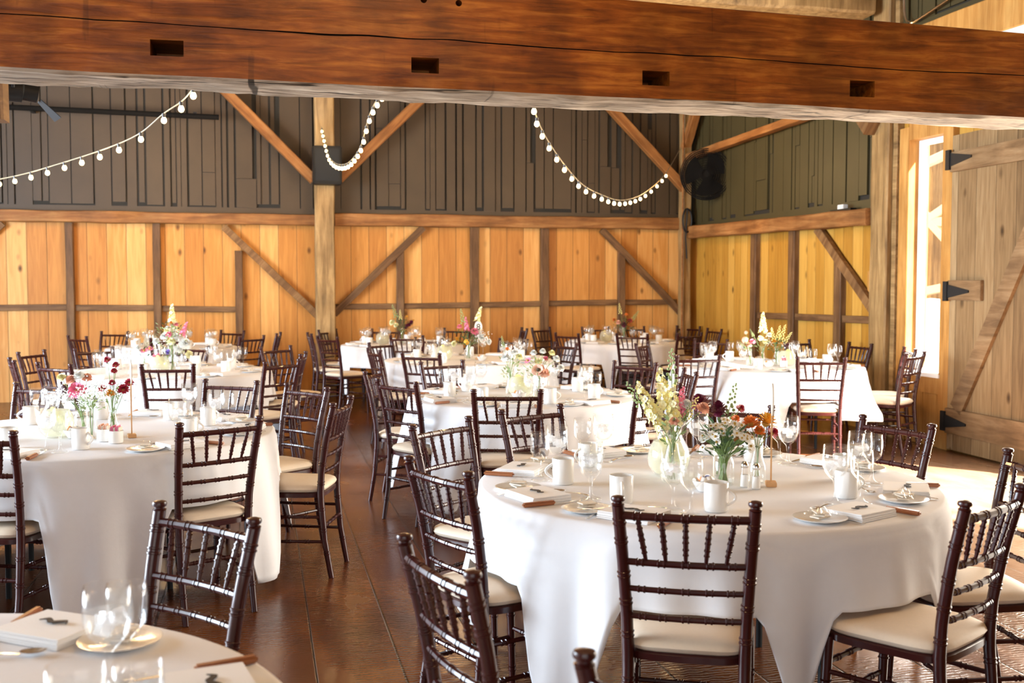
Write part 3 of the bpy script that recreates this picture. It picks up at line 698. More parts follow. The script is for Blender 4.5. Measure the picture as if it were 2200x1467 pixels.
# ---------------------------------------------------------------- tableware prototypes
TOP = .7695
BANK = {}
def proto(key, fn):
    if key not in BANK: BANK[key] = [fn(), False]
    b = BANK[key]
    if b[1]: return copy_tree(b[0])
    b[1] = True; return b[0]
SCALE = {'goblet': 1.17, 'goblet_far': 1.2, 'wine': 1.15, 'wine_far': 1.18, 'mug': 1.1, 'napkin': 1.1, 'napkin_m': 1.12, 'plate': 1.1, 'knife': 1.15}
def put(key, fn, x, y, rz, label, group, z=TOP):
    o = proto(key, fn); o.scale = (SCALE.get(key, 1.),)*3; o.location = (x, y, z); o.rotation_euler = (0, 0, rz); o['label'] = label
    if group: o['group'] = group
    elif 'group' in o: del o['group']
    return o
def mk_goblet(n=20, wet=True):
    def f():
        r = thing('water_goblet' if wet else 'wine_glass', 'x', 'glass')
        h = .178 if wet else .165; br = .0385 if wet else .034
        out = [(0, .0), (.034, .0), (.035, .0015), (.030, .004), (.012, .009), (.0055, .018), (.0045, .05), (.006, .066), (.0085, .072), (.020, .082), (.031, .096), (br, .118), (br+.0005, .14), (br-.002, h), ]
        inn = [(br-.0035, h), (br-.001, .14), (br-.0018, .118), (.0295, .098), (.018, .085), (0, .079)]
        obj('bowl', lathe(bmesh.new(), out+inn, n), M['glass'], r, smooth='all')
        if wet:
            obj('water', lathe(bmesh.new(), [(0, .080), (.0175, .0855), (.029, .0985), (br-.0025, .119), (br-.0018, .136), (0, .136)], n), M['water'], r)
            ic = bmesh.new(); rn = random.Random(3)
            for k in range(5):
                x, y, z = rn.uniform(-.018, .018), rn.uniform(-.018, .018), rn.uniform(.104, .132)
                tmp = len(ic.verts); box(ic, x-.009, x+.009, y-.009, y+.009, z-.009, z+.009)
                ic.verts.ensure_lookup_table(); bmesh.ops.rotate(ic, verts=ic.verts[tmp:], cent=(x, y, z), matrix=Matrix.Rotation(rn.uniform(0, 3), 3, Vector((rn.random(), rn.random(), 1))))
            obj('ice', ic, M['ice'], r, smooth=False)
        index_kids(r); return r
    return f
def mk_mug():
    r = thing('coffee_mug', 'x', 'mug')
    obj('mug_body', lathe(bmesh.new(), [(0, 0), (.033, 0), (.036, .003), (.0375, .02), (.0385, .088), (.0375, .0905), (.035, .089), (.034, .02), (.031, .008), (0, .007)], 28), M['china'], r)
    P = [(.036+.026*math.sin(PI*t)*(1.0), 0, .022+.05*t) for t in [k/10 for k in range(11)]]
    obj('handle', tube(bmesh.new(), P, .0048, 8), M['china'], r); index_kids(r); return r
def mk_plate():
    r = thing('bread_plate', 'x', 'plate')
    obj('dish', lathe(bmesh.new(), [(0, .002), (.045, .0), (.05, .001), (.078, .010), (.080, .012), (.077, .0125), (.05, .005), (0, .005)], 32), M['china'], r)
    rn = random.Random(5); b = bmesh.new()
    for k in range(3):                                               # crackers in crumpled clear wrap
        i = len(b.verts); box(b, -.026, .026, -.018, .018, .010+k*.007, .014+k*.007, bev=.001); b.verts.ensure_lookup_table()
        bmesh.ops.rotate(b, verts=b.verts[i:], cent=(0, 0, .01), matrix=Matrix.Rotation(k*.5, 3, 'Z'))
    obj('crackers', b, M['paper'], r, smooth=False)
    b = bmesh.new(); n = 14; g = [[b.verts.new((-.05+.1*i/n, -.035+.07*j/n, .012+.024*math.exp(-(((i-n/2)/4)**2+((j-n/2)/4.)**2))+.008*rn.random()+.006)) for j in range(n+1)] for i in range(n+1)]
    for i in range(n):
        for j in range(n): b.faces.new((g[i][j], g[i+1][j], g[i+1][j+1], g[i][j+1]))
    obj('clear_wrap', b, M['glass'], r, smooth=False); index_kids(r); return r
def mk_napkin(card):
    def f():
        r = thing('folded_napkin', 'x', 'napkin')
        b = bmesh.new()
        for k in range(4):
            i = len(b.verts); box(b, -.085, .085, -.075+.002*k, .075-.001*k, .0005+k*.0045, .0045+k*.0045, bev=.0012)
        for v in b.verts: v.co.z += .0035*max(0, noise.noise(v.co*16))+.003*(v.co.x/.085)**2*(v.co.z > .012)
        obj('folded_linen', b, M['napkin'], r)
        if card:                                                     # black paper moustache lying on the linen
            b = bmesh.new(); P = []
            N = 26; up, lo = [], []
            for k in range(N+1):
                t = -1+2*k/N; a = abs(t)
                cy_ = .006*math.cos(a*4.2)-.004+.010*max(0, a-.72)*3
                th = .0075*(1-a**2.4)**.8*(.55+.45*min(1, a*5))+.0004
                up.append((t*.034, cy_+th)); lo.append((t*.034, cy_-th))
            top = [b.verts.new((x, y, .0265)) for x, y in up]+[b.verts.new((x, y, .0265)) for x, y in lo[::-1]]
            f = b.faces.new(top); ex = bmesh.ops.extrude_face_region(b, geom=[f]); bmesh.ops.translate(b, verts=[v for v in ex['geom'] if isinstance(v, bmesh.types.BMVert)], vec=(0, 0, -.0022))
            obj('paper_moustache', b, M['cork'], r, smooth=False)
        index_kids(r); return r
    return f
def mk_knife():
    r = thing('steak_knife', 'x', 'knife')
    b = bmesh.new(); pr = [(0, .004), (.02, .0075), (.07, .008), (.10, .0045), (.112, .0005)]
    top = [(x, w) for x, w in pr]+[(x, -.004) for x, w in pr[::-1]]
    vs = [b.verts.new((y, x, .004)) for x, y in top]; f = b.faces.new(vs); ex = bmesh.ops.extrude_face_region(b, geom=[f]); bmesh.ops.translate(b, verts=[v for v in ex['geom'] if isinstance(v, bmesh.types.BMVert)], vec=(0, 0, .0014))
    obj('blade', b, M['silver'], r, smooth=False)
    b = nb(-.0085, .0085, -.105, .004, .0005, .0145, bev=.004); obj('handle', b, M['wood_handle'], r); index_kids(r); return r
def flatware(kind):
    def f():
        r = thing(kind, 'x', kind); b = bmesh.new(); n = 12
        P = [(0, -.09+.10*k/n, .002+.004*math.sin(PI*k/n)) for k in range(n+1)]; Q = []
        for (x, y, z), k in zip(P, range(n+1)):
            wd = .0075-.0048*min(1, k/n*1.5); Q.append([b.verts.new(p) for p in ((-wd, y, z), (wd, y, z), (wd, y, z+.0018), (-wd, y, z+.0018))])
        for a, c in zip(Q, Q[1:]):
            for k in range(4): b.faces.new((a[k], a[(k+1) % 4], c[(k+1) % 4], c[k]))
        b.faces.new(Q[0][::-1]); b.faces.new(Q[-1])
        obj('handle', b, M['silver'], r)
        if kind == 'spoon':
            b = bmesh.new(); rings = []
            for j in range(6):
                t = j/5; rings.append([b.verts.new((.0185*t*math.cos(2*PI*k/18), .036+.028*t*math.sin(2*PI*k/18), .0022+.007*t*t)) for k in range(18)])
            for a, c in zip(rings, rings[1:]):
                for k in range(18): b.faces.new((a[k], a[(k+1) % 18], c[(k+1) % 18], c[k])) if j else None
            obj('spoon_bowl', b, M['silver'], r, smooth='all')
        else:
            b = nb(-.0105, .0105, .008, .035, .002, .0042, bev=.001)
            for k in range(4): box(b, -.0105+k*.0063, -.0105+k*.0063+.0022, .034, .072, .0022, .004)
            obj('tines', b, M['silver'], r, smooth=False)
        index_kids(r); return r
    return f
def mk_pitcher():
    r = thing('glass_pitcher', 'x', 'pitcher')
    out = [(0, 0), (.050, 0), (.060, .006), (.080, .035), (.088, .07), (.080, .11), (.060, .145), (.050, .170), (.050, .195), (.056, .218)]
    inn = [(.053, .218), (.047, .195), (.047, .170), (.057, .145), (.077, .11), (.085, .07), (.077, .036), (.055, .009), (0, .007)]
    b = lathe(bmesh.new(), out+inn, 28)
    for v in b.verts:
        if v.co.z > .19 and v.co.x < -.03: v.co.x -= .022*((v.co.z-.19)/.028); 
    obj('pitcher_body', b, M['glass'], r, smooth='all')
    P = [(.052+.052*math.sin(PI*t)**.8, 0, .205-.125*t) for t in [k/12 for k in range(13)]]; P[-1] = (.085, 0, .08)
    obj('handle', tube(bmesh.new(), P, .0065, 8), M['glass'], r)
    obj('lemonade', lathe(bmesh.new(), [(0, .008), (.054, .010), (.0765, .036), (.0845, .07), (.0765, .11), (.060, .138), (0, .139)], 28), M['lemonade'], r)
    rn = random.Random(2)
    b = bmesh.new()
    for k in range(4):
        i = len(b.verts); lathe(b, [(0, -.002), (.026, -.002), (.026, .002), (0, .002)], 16, (0, 0, 0)); b.verts.ensure_lookup_table(); vs = b.verts[i:]
        bmesh.ops.rotate(b, verts=vs, cent=(0, 0, 0), matrix=Matrix.Rotation(rn.uniform(.8, 1.5), 3, 'X') @ Matrix.Rotation(rn.uniform(0, 3), 3, 'Z')); bmesh.ops.translate(b, verts=vs, vec=(rn.uniform(-.035, .035), rn.uniform(-.04, .0), .07+.02*k))
    obj('lemon_slices', b, M['lemon'], r, smooth=False); index_kids(r); return r
def mk_vase(kind):
    pf = dict(
        bottle=([(0, 0), (.030, 0), (.034, .004), (.036, .03), (.034, .06), (.020, .105), (.016, .13), (.019, .17), (.024, .182)], .002),
        jar=([(0, 0), (.036, 0), (.040, .005), (.041, .02), (.041, .085), (.036, .1), (.033, .104), (.033, .118), (.035, .120)], .002),
        carafe=([(0, 0), (.036, 0), (.042, .006), (.046, .035), (.042, .075), (.028, .12), (.023, .15), (.028, .185), (.036, .205)], .002),
        cylinder=([(0, 0), (.026, 0), (.028, .003), (.028, .15), (.029, .155)], .002))[kind]
    def f():
        r = thing('flower_vase', 'x', 'vase'); o = pf[0]; i = [(max(0, a-pf[1]), z) for a, z in o[::-1]]; i = [(a, max(z, .006)) for a, z in i]
        obj('glass_body', lathe(bmesh.new(), o+i, 22), M['glass'], r, smooth='all')
        zz = o[-1][1]*.5; wt = [(0, .007)]+[(a-.003, max(z, .007)) for a, z in o[1:] if z <= zz]; wt.append((0, wt[-1][1]))
        obj('water', lathe(bmesh.new(), wt, 22), M['water'], r); index_kids(r); return r
    return f
def mk_shaker():
    r = thing('salt_shaker', 'x', 'shaker')
    obj('glass_body', lathe(bmesh.new(), [(0, 0), (.019, 0), (.02, .002), (.016, .05), (.013, .075), (0, .076)], 10), M['glass'], r)
    obj('salt', lathe(bmesh.new(), [(0, .003), (.0165, .003), (.014, .048), (0, .048)], 10), M['china'], r)
    obj('cap', lathe(bmesh.new(), [(.0135, .074), (.0145, .076), (.014, .088), (.008, .097), (0, .098)], 14), M['silver'], r); index_kids(r); return r
def mk_caddy():
    r = thing('creamer_bowl', 'x', 'bowl')
    obj('dish', lathe(bmesh.new(), [(0, 0), (.028, 0), (.032, .003), (.048, .028), (.053, .042), (.050, .043), (.044, .028), (.028, .007), (0, .006)], 26), M['china'], r)
    rn = random.Random(9)
    for k, mm in enumerate(('white', 'paper', 'white', 'orange', 'white', 'paper')):
        a = k*1.05; b = bmesh.new(); lathe(b, [(0, 0), (.013, 0), (.0165, .015), (.0165, .017), (0, .0172)], 14)
        bmesh.ops.rotate(b, verts=b.verts, cent=(0, 0, 0), matrix=Matrix.Rotation(.9, 3, Vector((math.sin(a), -math.cos(a), 0)))); bmesh.ops.translate(b, verts=b.verts, vec=(.026*math.cos(a), .026*math.sin(a), .032+.005*(k % 2)))
        o = obj('creamer_cup', b, M['china' if mm != 'orange' else 'orange'], r)
        b = bmesh.new(); lathe(b, [(.007, .0176), (.0105, .0176), (.0105, .018), (.007, .018)], 14)
        bmesh.ops.rotate(b, verts=b.verts, cent=(0, 0, 0), matrix=Matrix.Rotation(.9, 3, Vector((math.sin(a), -math.cos(a), 0)))); bmesh.ops.translate(b, verts=b.verts, vec=(.026*math.cos(a), .026*math.sin(a), .032+.005*(k % 2)))
        obj('printed_ring', b, M['blue'], o)
    index_kids(r); return r
def mk_sugar(colm):
    def f():
        r = thing('sugar_cup', 'x', 'cup')
        obj('cup_body', lathe(bmesh.new(), [(0, 0), (.030, 0), (.034, .003), (.036, .06), (.034, .061), (.031, .006), (0, .006)], 24), M['china'], r)
        for k in range(7):
            b = nb(-.026+.0075*k, -.026+.0075*k+.005, -.022, .022, .012, .078+.004*(k % 3), bev=.001); obj('sugar_packet', b, M[colm if k % 3 else 'paper'], r, smooth=False)
        index_kids(r); return r
    return f
def mk_number(txt):
    r = thing('table_number', 'x', 'sign')
    obj('wooden_base', nb(-.028, .028, -.02, .02, 0, .018, bev=.002), M['light_wood'], r, smooth=False)
    obj('stick', nb(-.003, .003, -.003, .003, .018, .27), M['light_wood'], r, smooth=False)
    b = bmesh.new(); n = 28
    ring = [b.verts.new((.040*math.cos(2*PI*k/n), -.004, .33+.062*math.sin(2*PI*k/n))) for k in range(n)]; f = b.faces.new(ring)
    ex = bmesh.ops.extrude_face_region(b, geom=[f]); bmesh.ops.translate(b, verts=[v for v in ex['geom'] if isinstance(v, bmesh.types.BMVert)], vec=(0, .005, 0))
    p = obj('paddle', b, M['paper'], r, smooth=False)
    cu = bpy.data.curves.new('numeral', 'FONT'); cu.body = txt; cu.size = .085; cu.align_x = 'CENTER'; cu.align_y = 'CENTER'; cu.extrude = .0006; cu.materials.append(M['black'])
    q = bpy.data.objects.new('q', cu); C.objects.link(q); me = bpy.data.meshes.new_from_object(q.evaluated_get(bpy.context.evaluated_depsgraph_get())); bpy.data.objects.remove(q)
    o = bpy.data.objects.new('numeral', me); C.objects.link(o); o.parent = p; o.location = (0, -.0055, .33); o.rotation_euler = (PI/2, 0, 0)
    return r

# ---------------------------------------------------------------- flowers
def petals(bm, c, n, L, wd, lift, up=Vector((0, 0, 1)), mi=0, layers=1, rn=random):
    t = up.orthogonal().normalized(); s = up.cross(t)
    for q in range(layers):
        for k in range(n):
            a = 2*PI*(k+.5*q)/n+rn.uniform(-.15, .15); d = t*math.cos(a)+s*math.sin(a); e = up.cross(d)
            lf = lift+q*.35; dd = (d*math.cos(lf)+up*math.sin(lf)); LL = L*(1-.2*q)
            v = [bm.verts.new(c+p) for p in (d*L*.08, dd*LL*.5+e*wd, dd*LL*.9+e*wd*.7, dd*LL+up*L*.05, dd*LL*.9-e*wd*.7, dd*LL*.5-e*wd)]
            f = bm.faces.new(v); f.material_index = mi
def ball(bm, c, r, mi=0, u=8, v=5):
    b0 = len(bm.verts); lathe(bm, [(0, -r)]+[(r*math.cos(-PI/2+PI*k/v), r*math.sin(-PI/2+PI*k/v)) for k in range(1, v)]+[(0, r)], u, c, mi)
def bloom(kind, c, d, rn, sc=1.0):
    """one flower head at c facing d; returns (bmesh, materials)"""
    bm = bmesh.new(); d = d.normalized()
    if kind in ('pink_dahlia', 'orange_marigold', 'burgundy_pompom', 'crimson_zinnia', 'gold_marigold', 'white_rose', 'peach_rose', 'cream_rose'):
        mm = dict(pink_dahlia='pink', orange_marigold='orange', burgundy_pompom='burgundy', crimson_zinnia='crimson', gold_marigold='gold', white_rose='white', peach_rose='peach', cream_rose='cream')[kind]
        L = .030*sc; lay = 5 if kind != 'burgundy_pompom' else 7
        for q in range(lay):
            petals(bm, c+d*L*(.10*q), 11-q if 'rose' not in kind else 6, L*(1-.09*q), L*(.20 if 'rose' not in kind else .42), .05+.24*q, d, 0, 1, rn)
        if kind == 'burgundy_pompom':
            for q in range(3): petals(bm, c, 9, L*.8, L*.2, -.3-.35*q, d, 0, 1, rn)
        ball(bm, c+d*L*.1, L*.30, 1); return bm, [M[mm], M['center' if 'rose' not in kind and 'pom' not in kind else mm]]
    if kind in ('daisy', 'poppy', 'pink_daisy'):
        L = .0135*sc if kind == 'daisy' else .030*sc
        petals(bm, c, 12 if kind != 'poppy' else 6, L, L*(.22 if kind != 'poppy' else .6), .12, d, 0, 1 if kind != 'poppy' else 2, rn)
        ball(bm, c+d*L*.12, L*.30, 1, 7, 4); return bm, [M[{'daisy': 'white', 'poppy': 'peach', 'pink_daisy': 'pink'}[kind]], M['center' if kind != 'poppy' else 'darkcenter']]
    if kind in ('snapdragon_yellow', 'snapdragon_pink', 'snapdragon_white', 'green_spike', 'golden_spike'):
        mm = dict(snapdragon_yellow='cream', snapdragon_pink='pink', snapdragon_white='cream', green_spike='leaf_pale', golden_spike='yellow')[kind]
        L = .13*sc; side = d.orthogonal().normalized(); s2 = d.cross(side)
        nn = 22
        for k in range(nn):
            t = k/nn; a = k*2.4; r_ = .019*(1-t*.75)*sc; p = c+d*(L*(t-.35))+(side*math.cos(a)+s2*math.sin(a))*r_
            if 'spike' in kind: ball(bm, p, .0075*(1-t*.5)*sc, 0, 6, 4)
            else:
                o = (side*math.cos(a)+s2*math.sin(a)+d*.4).normalized(); petals(bm, p, 5, .019*(1-t*.6)*sc, .008*(1-t*.5)*sc, .35, o, k % 2 if mm == 'cream' else 0, 1, rn); ball(bm, p, .007*(1-t*.5)*sc, 0, 6, 4)
        return bm, [M[mm], M['yellow']]
    if kind == 'gyp':
        for k in range(60):
            v = Vector((rn.gauss(0, 1), rn.gauss(0, 1), rn.gauss(0, .8))); p = c+v*.018*sc; ball(bm, p, .0028*sc, 0, 5, 3)
        return bm, [M['white']]
    if kind in ('craspedia', 'peach_ball'):
        ball(bm, c, .018*sc, 0, 12, 8); return bm, [M['gold' if kind == 'craspedia' else 'peach']]
    if kind == 'violet_bell':
        petals(bm, c, 6, .02*sc, .008*sc, .6, d, 0, 2, rn); return bm, [M['violet']]
def bouquet(name_label, group, x, y, z0, specs, seed, leafm='leaf', stems='stem', leaves=40, mouth=.018, neck=.12, spread_leaf=.06, leafz=(.12, .24)):
    """specs: (kind, dx, dy, height above the table, scale); dx to the camera's right, dy away from it"""
    specs = [(q[0], q[1], q[2], q[3], q[4]*1.22) for q in specs]
    rn = random.Random(seed); r = thing('flower_bouquet', name_label, 'flowers', (x, y, z0), -YAW, group)
    st = bmesh.new()
    for k, (kind, dx, dy, h, sc) in enumerate(specs):
        foot = Vector((-dx*.12+rn.uniform(-.01, .01), -dy*.12+rn.uniform(-.01, .01), .012)); nk = Vector((dx*.12+rn.uniform(-1, 1)*mouth*.4, dy*.12+rn.uniform(-1, 1)*mouth*.4, neck)); hd = Vector((dx, dy, h))
        mid = nk.lerp(hd, .5)+Vector((0, 0, .012)); P = [foot, foot.lerp(nk, .5), nk, mid, hd]
        tube(st, P, .0016, 5)
        d = (hd-nk).normalized()
        if kind in ('pink_dahlia', 'poppy', 'pink_daisy', 'peach_rose', 'crimson_zinnia', 'daisy', 'cream_rose', 'white_rose'): d = (d+Vector((rn.uniform(-.3, .3), -.75, .25))).normalized()
        bm, ms = bloom(kind, hd, d, rn, sc); obj('flower_head' if kind != 'gyp' else 'blossom_cloud', bm, ms, r, smooth=False)
    obj('stems', st, M[stems], r)
    lf = bmesh.new()
    for k in range(leaves):
        a = rn.uniform(0, 2*PI); q = rn.random()**.6; hz = rn.uniform(*leafz); c = Vector((spread_leaf*q*math.cos(a), spread_leaf*q*math.sin(a), hz))
        d = Vector((math.cos(a), math.sin(a), rn.uniform(-.1, 1.4))).normalized(); e = d.cross(Vector((rn.uniform(-.4, .4), rn.uniform(-.4, .4), 1))).normalized(); L = rn.uniform(.02, .045); wd = L*rn.uniform(.13, .26)
        v = [lf.verts.new(c+p) for p in (Vector((0, 0, 0)), d*L*.5+e*wd, d*L, d*L*.5-e*wd)]; lf.faces.new(v)
    if leaves: obj('leaves', lf, M[leafm], r, smooth=False)
    return r

# ---------------------------------------------------------------- place settings
CAMDIR = Vector((math.sin(YAW), math.cos(YAW)))
def settings(tab, n_target, far, skip=()):
    cx, cy, rad = TABLES[tab][:3]; desc = TABLES[tab][4]
    angs = sorted(a for a, c, f in SEATS[tab]); keep = []
    for a in angs:
        if all(abs((a-b+PI) % (2*PI)-PI)*rad > .50 for b in keep): keep.append(a)
    while len(keep) < n_target:                                      # fill the widest gap
        keep.sort(); g = [((keep[(i+1) % len(keep)]-keep[i]) % (2*PI) or 2*PI, i) for i in range(len(keep))]; w_, i = max(g)
        if w_*rad < 1.05: break
        keep.append(((keep[i]+w_/2)+PI) % (2*PI)-PI)
    used = set()
    for k, a in enumerate(sorted(keep)):
        rn = random.Random(tab+str(k)); d = Vector((math.cos(a), math.sin(a))); rt = Vector((-d.y, d.x)); o = Vector((cx, cy))+d*rad
        side = bin_of(tab, o.x, o.y, used); rz = math.atan2(-d.y, -d.x)-PI/2
        def P(u, v): return o+rt*(u+rn.uniform(-.012, .012))-d*v     # u: to the guest's right, v: inward from the edge
        where = ', %s of %s' % (side, desc)
        def pp(key, fn, u, v, dz, what, grp, z=TOP):
            p = P(u, v); put(key, fn, p.x, p.y, rz+dz+rn.uniform(-.15, .15), what+where, grp+' on '+desc, z)
        lo = '_far' if far else ''
        pp('goblet'+lo, mk_goblet(12 if far else 22), .085, .30, 0, 'iced water goblet', 'water goblets')
        pp('wine'+lo, mk_goblet(12 if far else 22, False), .165, .255, 0, 'empty stemmed wine glass', 'wine glasses')
        if tab != 'T3': pp('mug', mk_mug, .21, .36 if rad > .8 else .32, rn.uniform(-1.5, .5), 'white coffee mug', 'coffee mugs')
        if (tab, k) in skip: continue
        pp('napkin' if far else 'napkin_m', mk_napkin(not far), .0, .135, 0, 'folded white napkin'+('' if far else ' with black moustache'), 'napkins')
        pp('plate', mk_plate, -.185, .15, 0, 'small plate of wrapped crackers', 'bread plates')
        if not far:
            pp('knife', mk_knife, .125, .13, .1, 'wooden-handled steak knife', 'steak knives'); pp('fork', flatware('fork'), -.118-.0, .12, 0, 'silver fork', 'forks')
            pp('spoon', flatware('spoon'), -.02, .275, 1.9, 'silver spoon', 'spoons')
settings('T1', 9, False); settings('T2', 8, False); settings('T3', 8, False); settings('T4', 8, False); settings('T5', 8, False); settings('T6', 8, True)
for tb in ('T7', 'T8', 'T9', 'T10'): settings(tb, 7, True)

def rel(tab, r_, f_):
    """point on the table: r_ to the camera's right, f_ away from the camera"""
    cx, cy = TABLES[tab][:2]; v = Vector((cx, cy))+Vector((CAMDIR.y, -CAMDIR.x))*r_+CAMDIR*f_; return v.x, v.y
def centre(tab, what, key, fn, r_, f_, rz=0):
    x, y = rel(tab, r_, f_); return put(key, fn, x, y, rz-YAW, what+' on '+TABLES[tab][4], None)
def flowers(tab, what, vase, r_, f_, specs, seed, **k):
    x, y = rel(tab, r_, f_); centre(tab, 'glass vase of '+what+',', 'vase_'+vase, mk_vase(vase), r_, f_)
    nk = dict(bottle=.13, jar=.11, carafe=.15, cylinder=.15)[vase]
    return bouquet(what+' on '+TABLES[tab][4], None, x, y, TOP, specs, seed, neck=nk, **k)
def stuffing(tab, num=None, full=True):
    centre(tab, 'glass salt shaker with silver cap', 'shaker', mk_shaker, .13, -.12)
    centre(tab, 'white bowl of creamer cups', 'caddy', mk_caddy, -.03, -.20)
rn = random.Random(4)
# T1
centre('T1', 'round glass pitcher of lemonade', 'pitcher', mk_pitcher, -.12, .14, 2.6)
flowers('T1', 'tall yellow and pink snapdragons', 'carafe', -.13, -.02, [
    ('snapdragon_yellow', -.09, 0, .30, 1.0), ('snapdragon_yellow', -.03, .02, .33, 1.1), ('snapdragon_yellow', .0, -.02, .28, 1.0), ('snapdragon_pink', .03, 0, .30, .7), ('green_spike', .0, .03, .43, .9), ('green_spike', -.14, .02, .33, .7),
    ('snapdragon_yellow', -.06, -.02, .24, .8), ('peach_rose', .115, 0, .285, .8), ('peach_rose', .0, -.04, .24, .6), ('white_rose', .05, 0, .30, .7), ('golden_spike', .075, .02, .28, .6), ('green_spike', .05, -.02, .27, .5)], 1, leaves=34, leafz=(.14, .25), spread_leaf=.045, leafm='leaf_pale')
daisies = []
for k in range(60):
    a = rn.uniform(0, 2*PI); q = rn.random()**.5; daisies.append(('daisy', .012+.105*q*math.cos(a), .07*q*math.sin(a), .235-.075*q*q*abs(math.cos(a))+rn.uniform(-.02, .015)-.03*(math.sin(a) < 0)*q, rn.uniform(.8, 1.15)))
flowers('T1', 'small white daisies', 'jar', .06, -.07, daisies, 2, leaves=150, leafm='leaf', leafz=(.11, .22), spread_leaf=.085, mouth=.03)
flowers('T1', 'burgundy pompoms and a grey spike', 'cylinder', .075, .08, [('burgundy_pompom', -.075, 0, .29, 1.25), ('burgundy_pompom', -.01, -.01, .27, 1.05), ('green_spike', .04, 0, .29, .9), ('crimson_zinnia', .08, .02, .27, .6), ('orange_marigold', .05, -.04, .235, .6)], 3, leaves=20, leafz=(.15, .24), spread_leaf=.04)
flowers('T1', 'orange marigolds', 'bottle', .20, -.02, [('gold_marigold', .03, 0, .225, 1.35), ('orange_marigold', -.03, -.02, .225, 1.1), ('crimson_zinnia', .055, 0, .19, .75), ('orange_marigold', .0, -.03, .20, .7)], 4, leaves=16, leafz=(.12, .19), spread_leaf=.03)
def number(tab, t, r_, f_):
    x, y = rel(tab, r_, f_); o = mk_number(t); o.location = (x, y, TOP); o.rotation_euler = (0, 0, math.atan2(y, x)+.09 if tab in ('T1', 'T2') else -YAW+.1); o['label'] = 'wooden table number paddle on a stick on '+TABLES[tab][4]
number('T1', '4', .235, -.10); number('T2', '2', .25, -.18); number('T9', '8', .10, 0)
stuffing('T1')
centre('T1', 'pepper shaker standing nearest the daisy jar', 'shaker', mk_shaker, .165, -.16)
# T2
centre('T2', 'round glass pitcher of lemonade', 'pitcher', mk_pitcher, -.13, -.17, 2.6)
flowers('T2', 'crimson zinnias and a gold daisy', 'bottle', .15, -.16, [('crimson_zinnia', -.02, 0, .385, .6), ('crimson_zinnia', .02, 0, .36, .55), ('crimson_zinnia', .01, 0, .33, .5), ('crimson_zinnia', .0, 0, .27, .55), ('gold_marigold', .0, -.03, .215, .8), ('crimson_zinnia', -.05, 0, .24, .7), ('crimson_zinnia', .055, 0, .235, .9), ('crimson_zinnia', .085, 0, .27, .7), ('green_spike', .02, 0, .22, .5)], 6, leaves=16, leafm='leaf_pale')
flowers('T2', "white baby's breath", 'cylinder', .07, -.24, [('gyp', -.03, 0, .23, 1.2), ('gyp', .02, .02, .26, 1.2), ('gyp', .0, -.02, .21, 1.1), ('gyp', .05, 0, .22, 1.0), ('gyp', -.05, .02, .20, .9)], 7, leaves=60, leafm='leaf_pale', leafz=(.14, .21), spread_leaf=.05)
flowers('T2', 'pink dahlia with pale roses', 'jar', -.06, -.02, [('pink_dahlia', .0, -.05, .22, 1.45), ('peach_rose', -.05, 0, .27, .9), ('cream_rose', -.10, 0, .28, .8), ('white_rose', -.01, 0, .29, .9), ('peach_rose', .02, .02, .28, .8), ('violet_bell', .07, -.03, .17, 1), ('gyp', -.09, 0, .20, 1), ('white_rose', -.06, -.04, .18, .8)], 8, leaves=40)
stuffing('T2'); centre('T2', 'white cup of pink sugar packets', 'sugar_pink', mk_sugar('pink'), .24, -.37); centre('T2', 'white cup of tan sugar packets', 'sugar_tan', mk_sugar('peach'), .16, -.31)
# T4
centre('T4', 'round glass pitcher of lemonade', 'pitcher', mk_pitcher, -.02, -.05, 2.6)
flowers('T4', 'pale poppies and blush blooms', 'carafe', .10, -.12, [('poppy', .0, -.05, .19, 1.3), ('white_rose', -.03, 0, .30, .7), ('white_rose', .03, 0, .31, .7), ('pink_daisy', -.07, 0, .25, .8), ('cream_rose', .09, 0, .30, .7), ('white_rose', .12, 0, .26, .8), ('peach_rose', .04, -.05, .17, 1), ('white_rose', .15, 0, .20, .8), ('pink_dahlia', .05, .02, .26, .6), ('cream_rose', .0, 0, .24, .8)], 12, leaves=80, leafm='leaf_pale', leafz=(.14, .26), spread_leaf=.10)
flowers('T4', 'white blooms with one gold daisy', 'bottle', -.09, .08, [('white_rose', -.03, 0, .25, 1.0), ('orange_marigold', -.02, 0, .31, .6), ('white_rose', .03, 0, .29, .8), ('green_spike', -.05, 0, .36, .5), ('gyp', .03, 0, .31, 1.1), ('cream_rose', .06, 0, .26, .8), ('gyp', .0, 0, .27, 1.1)], 13, leaves=70, leafm='leaf_pale', leafz=(.10, .26), spread_leaf=.07)
stuffing('T4'); centre('T4', 'white cup of pink sugar packets', 'sugar_pink', mk_sugar('pink'), .15, -.30)
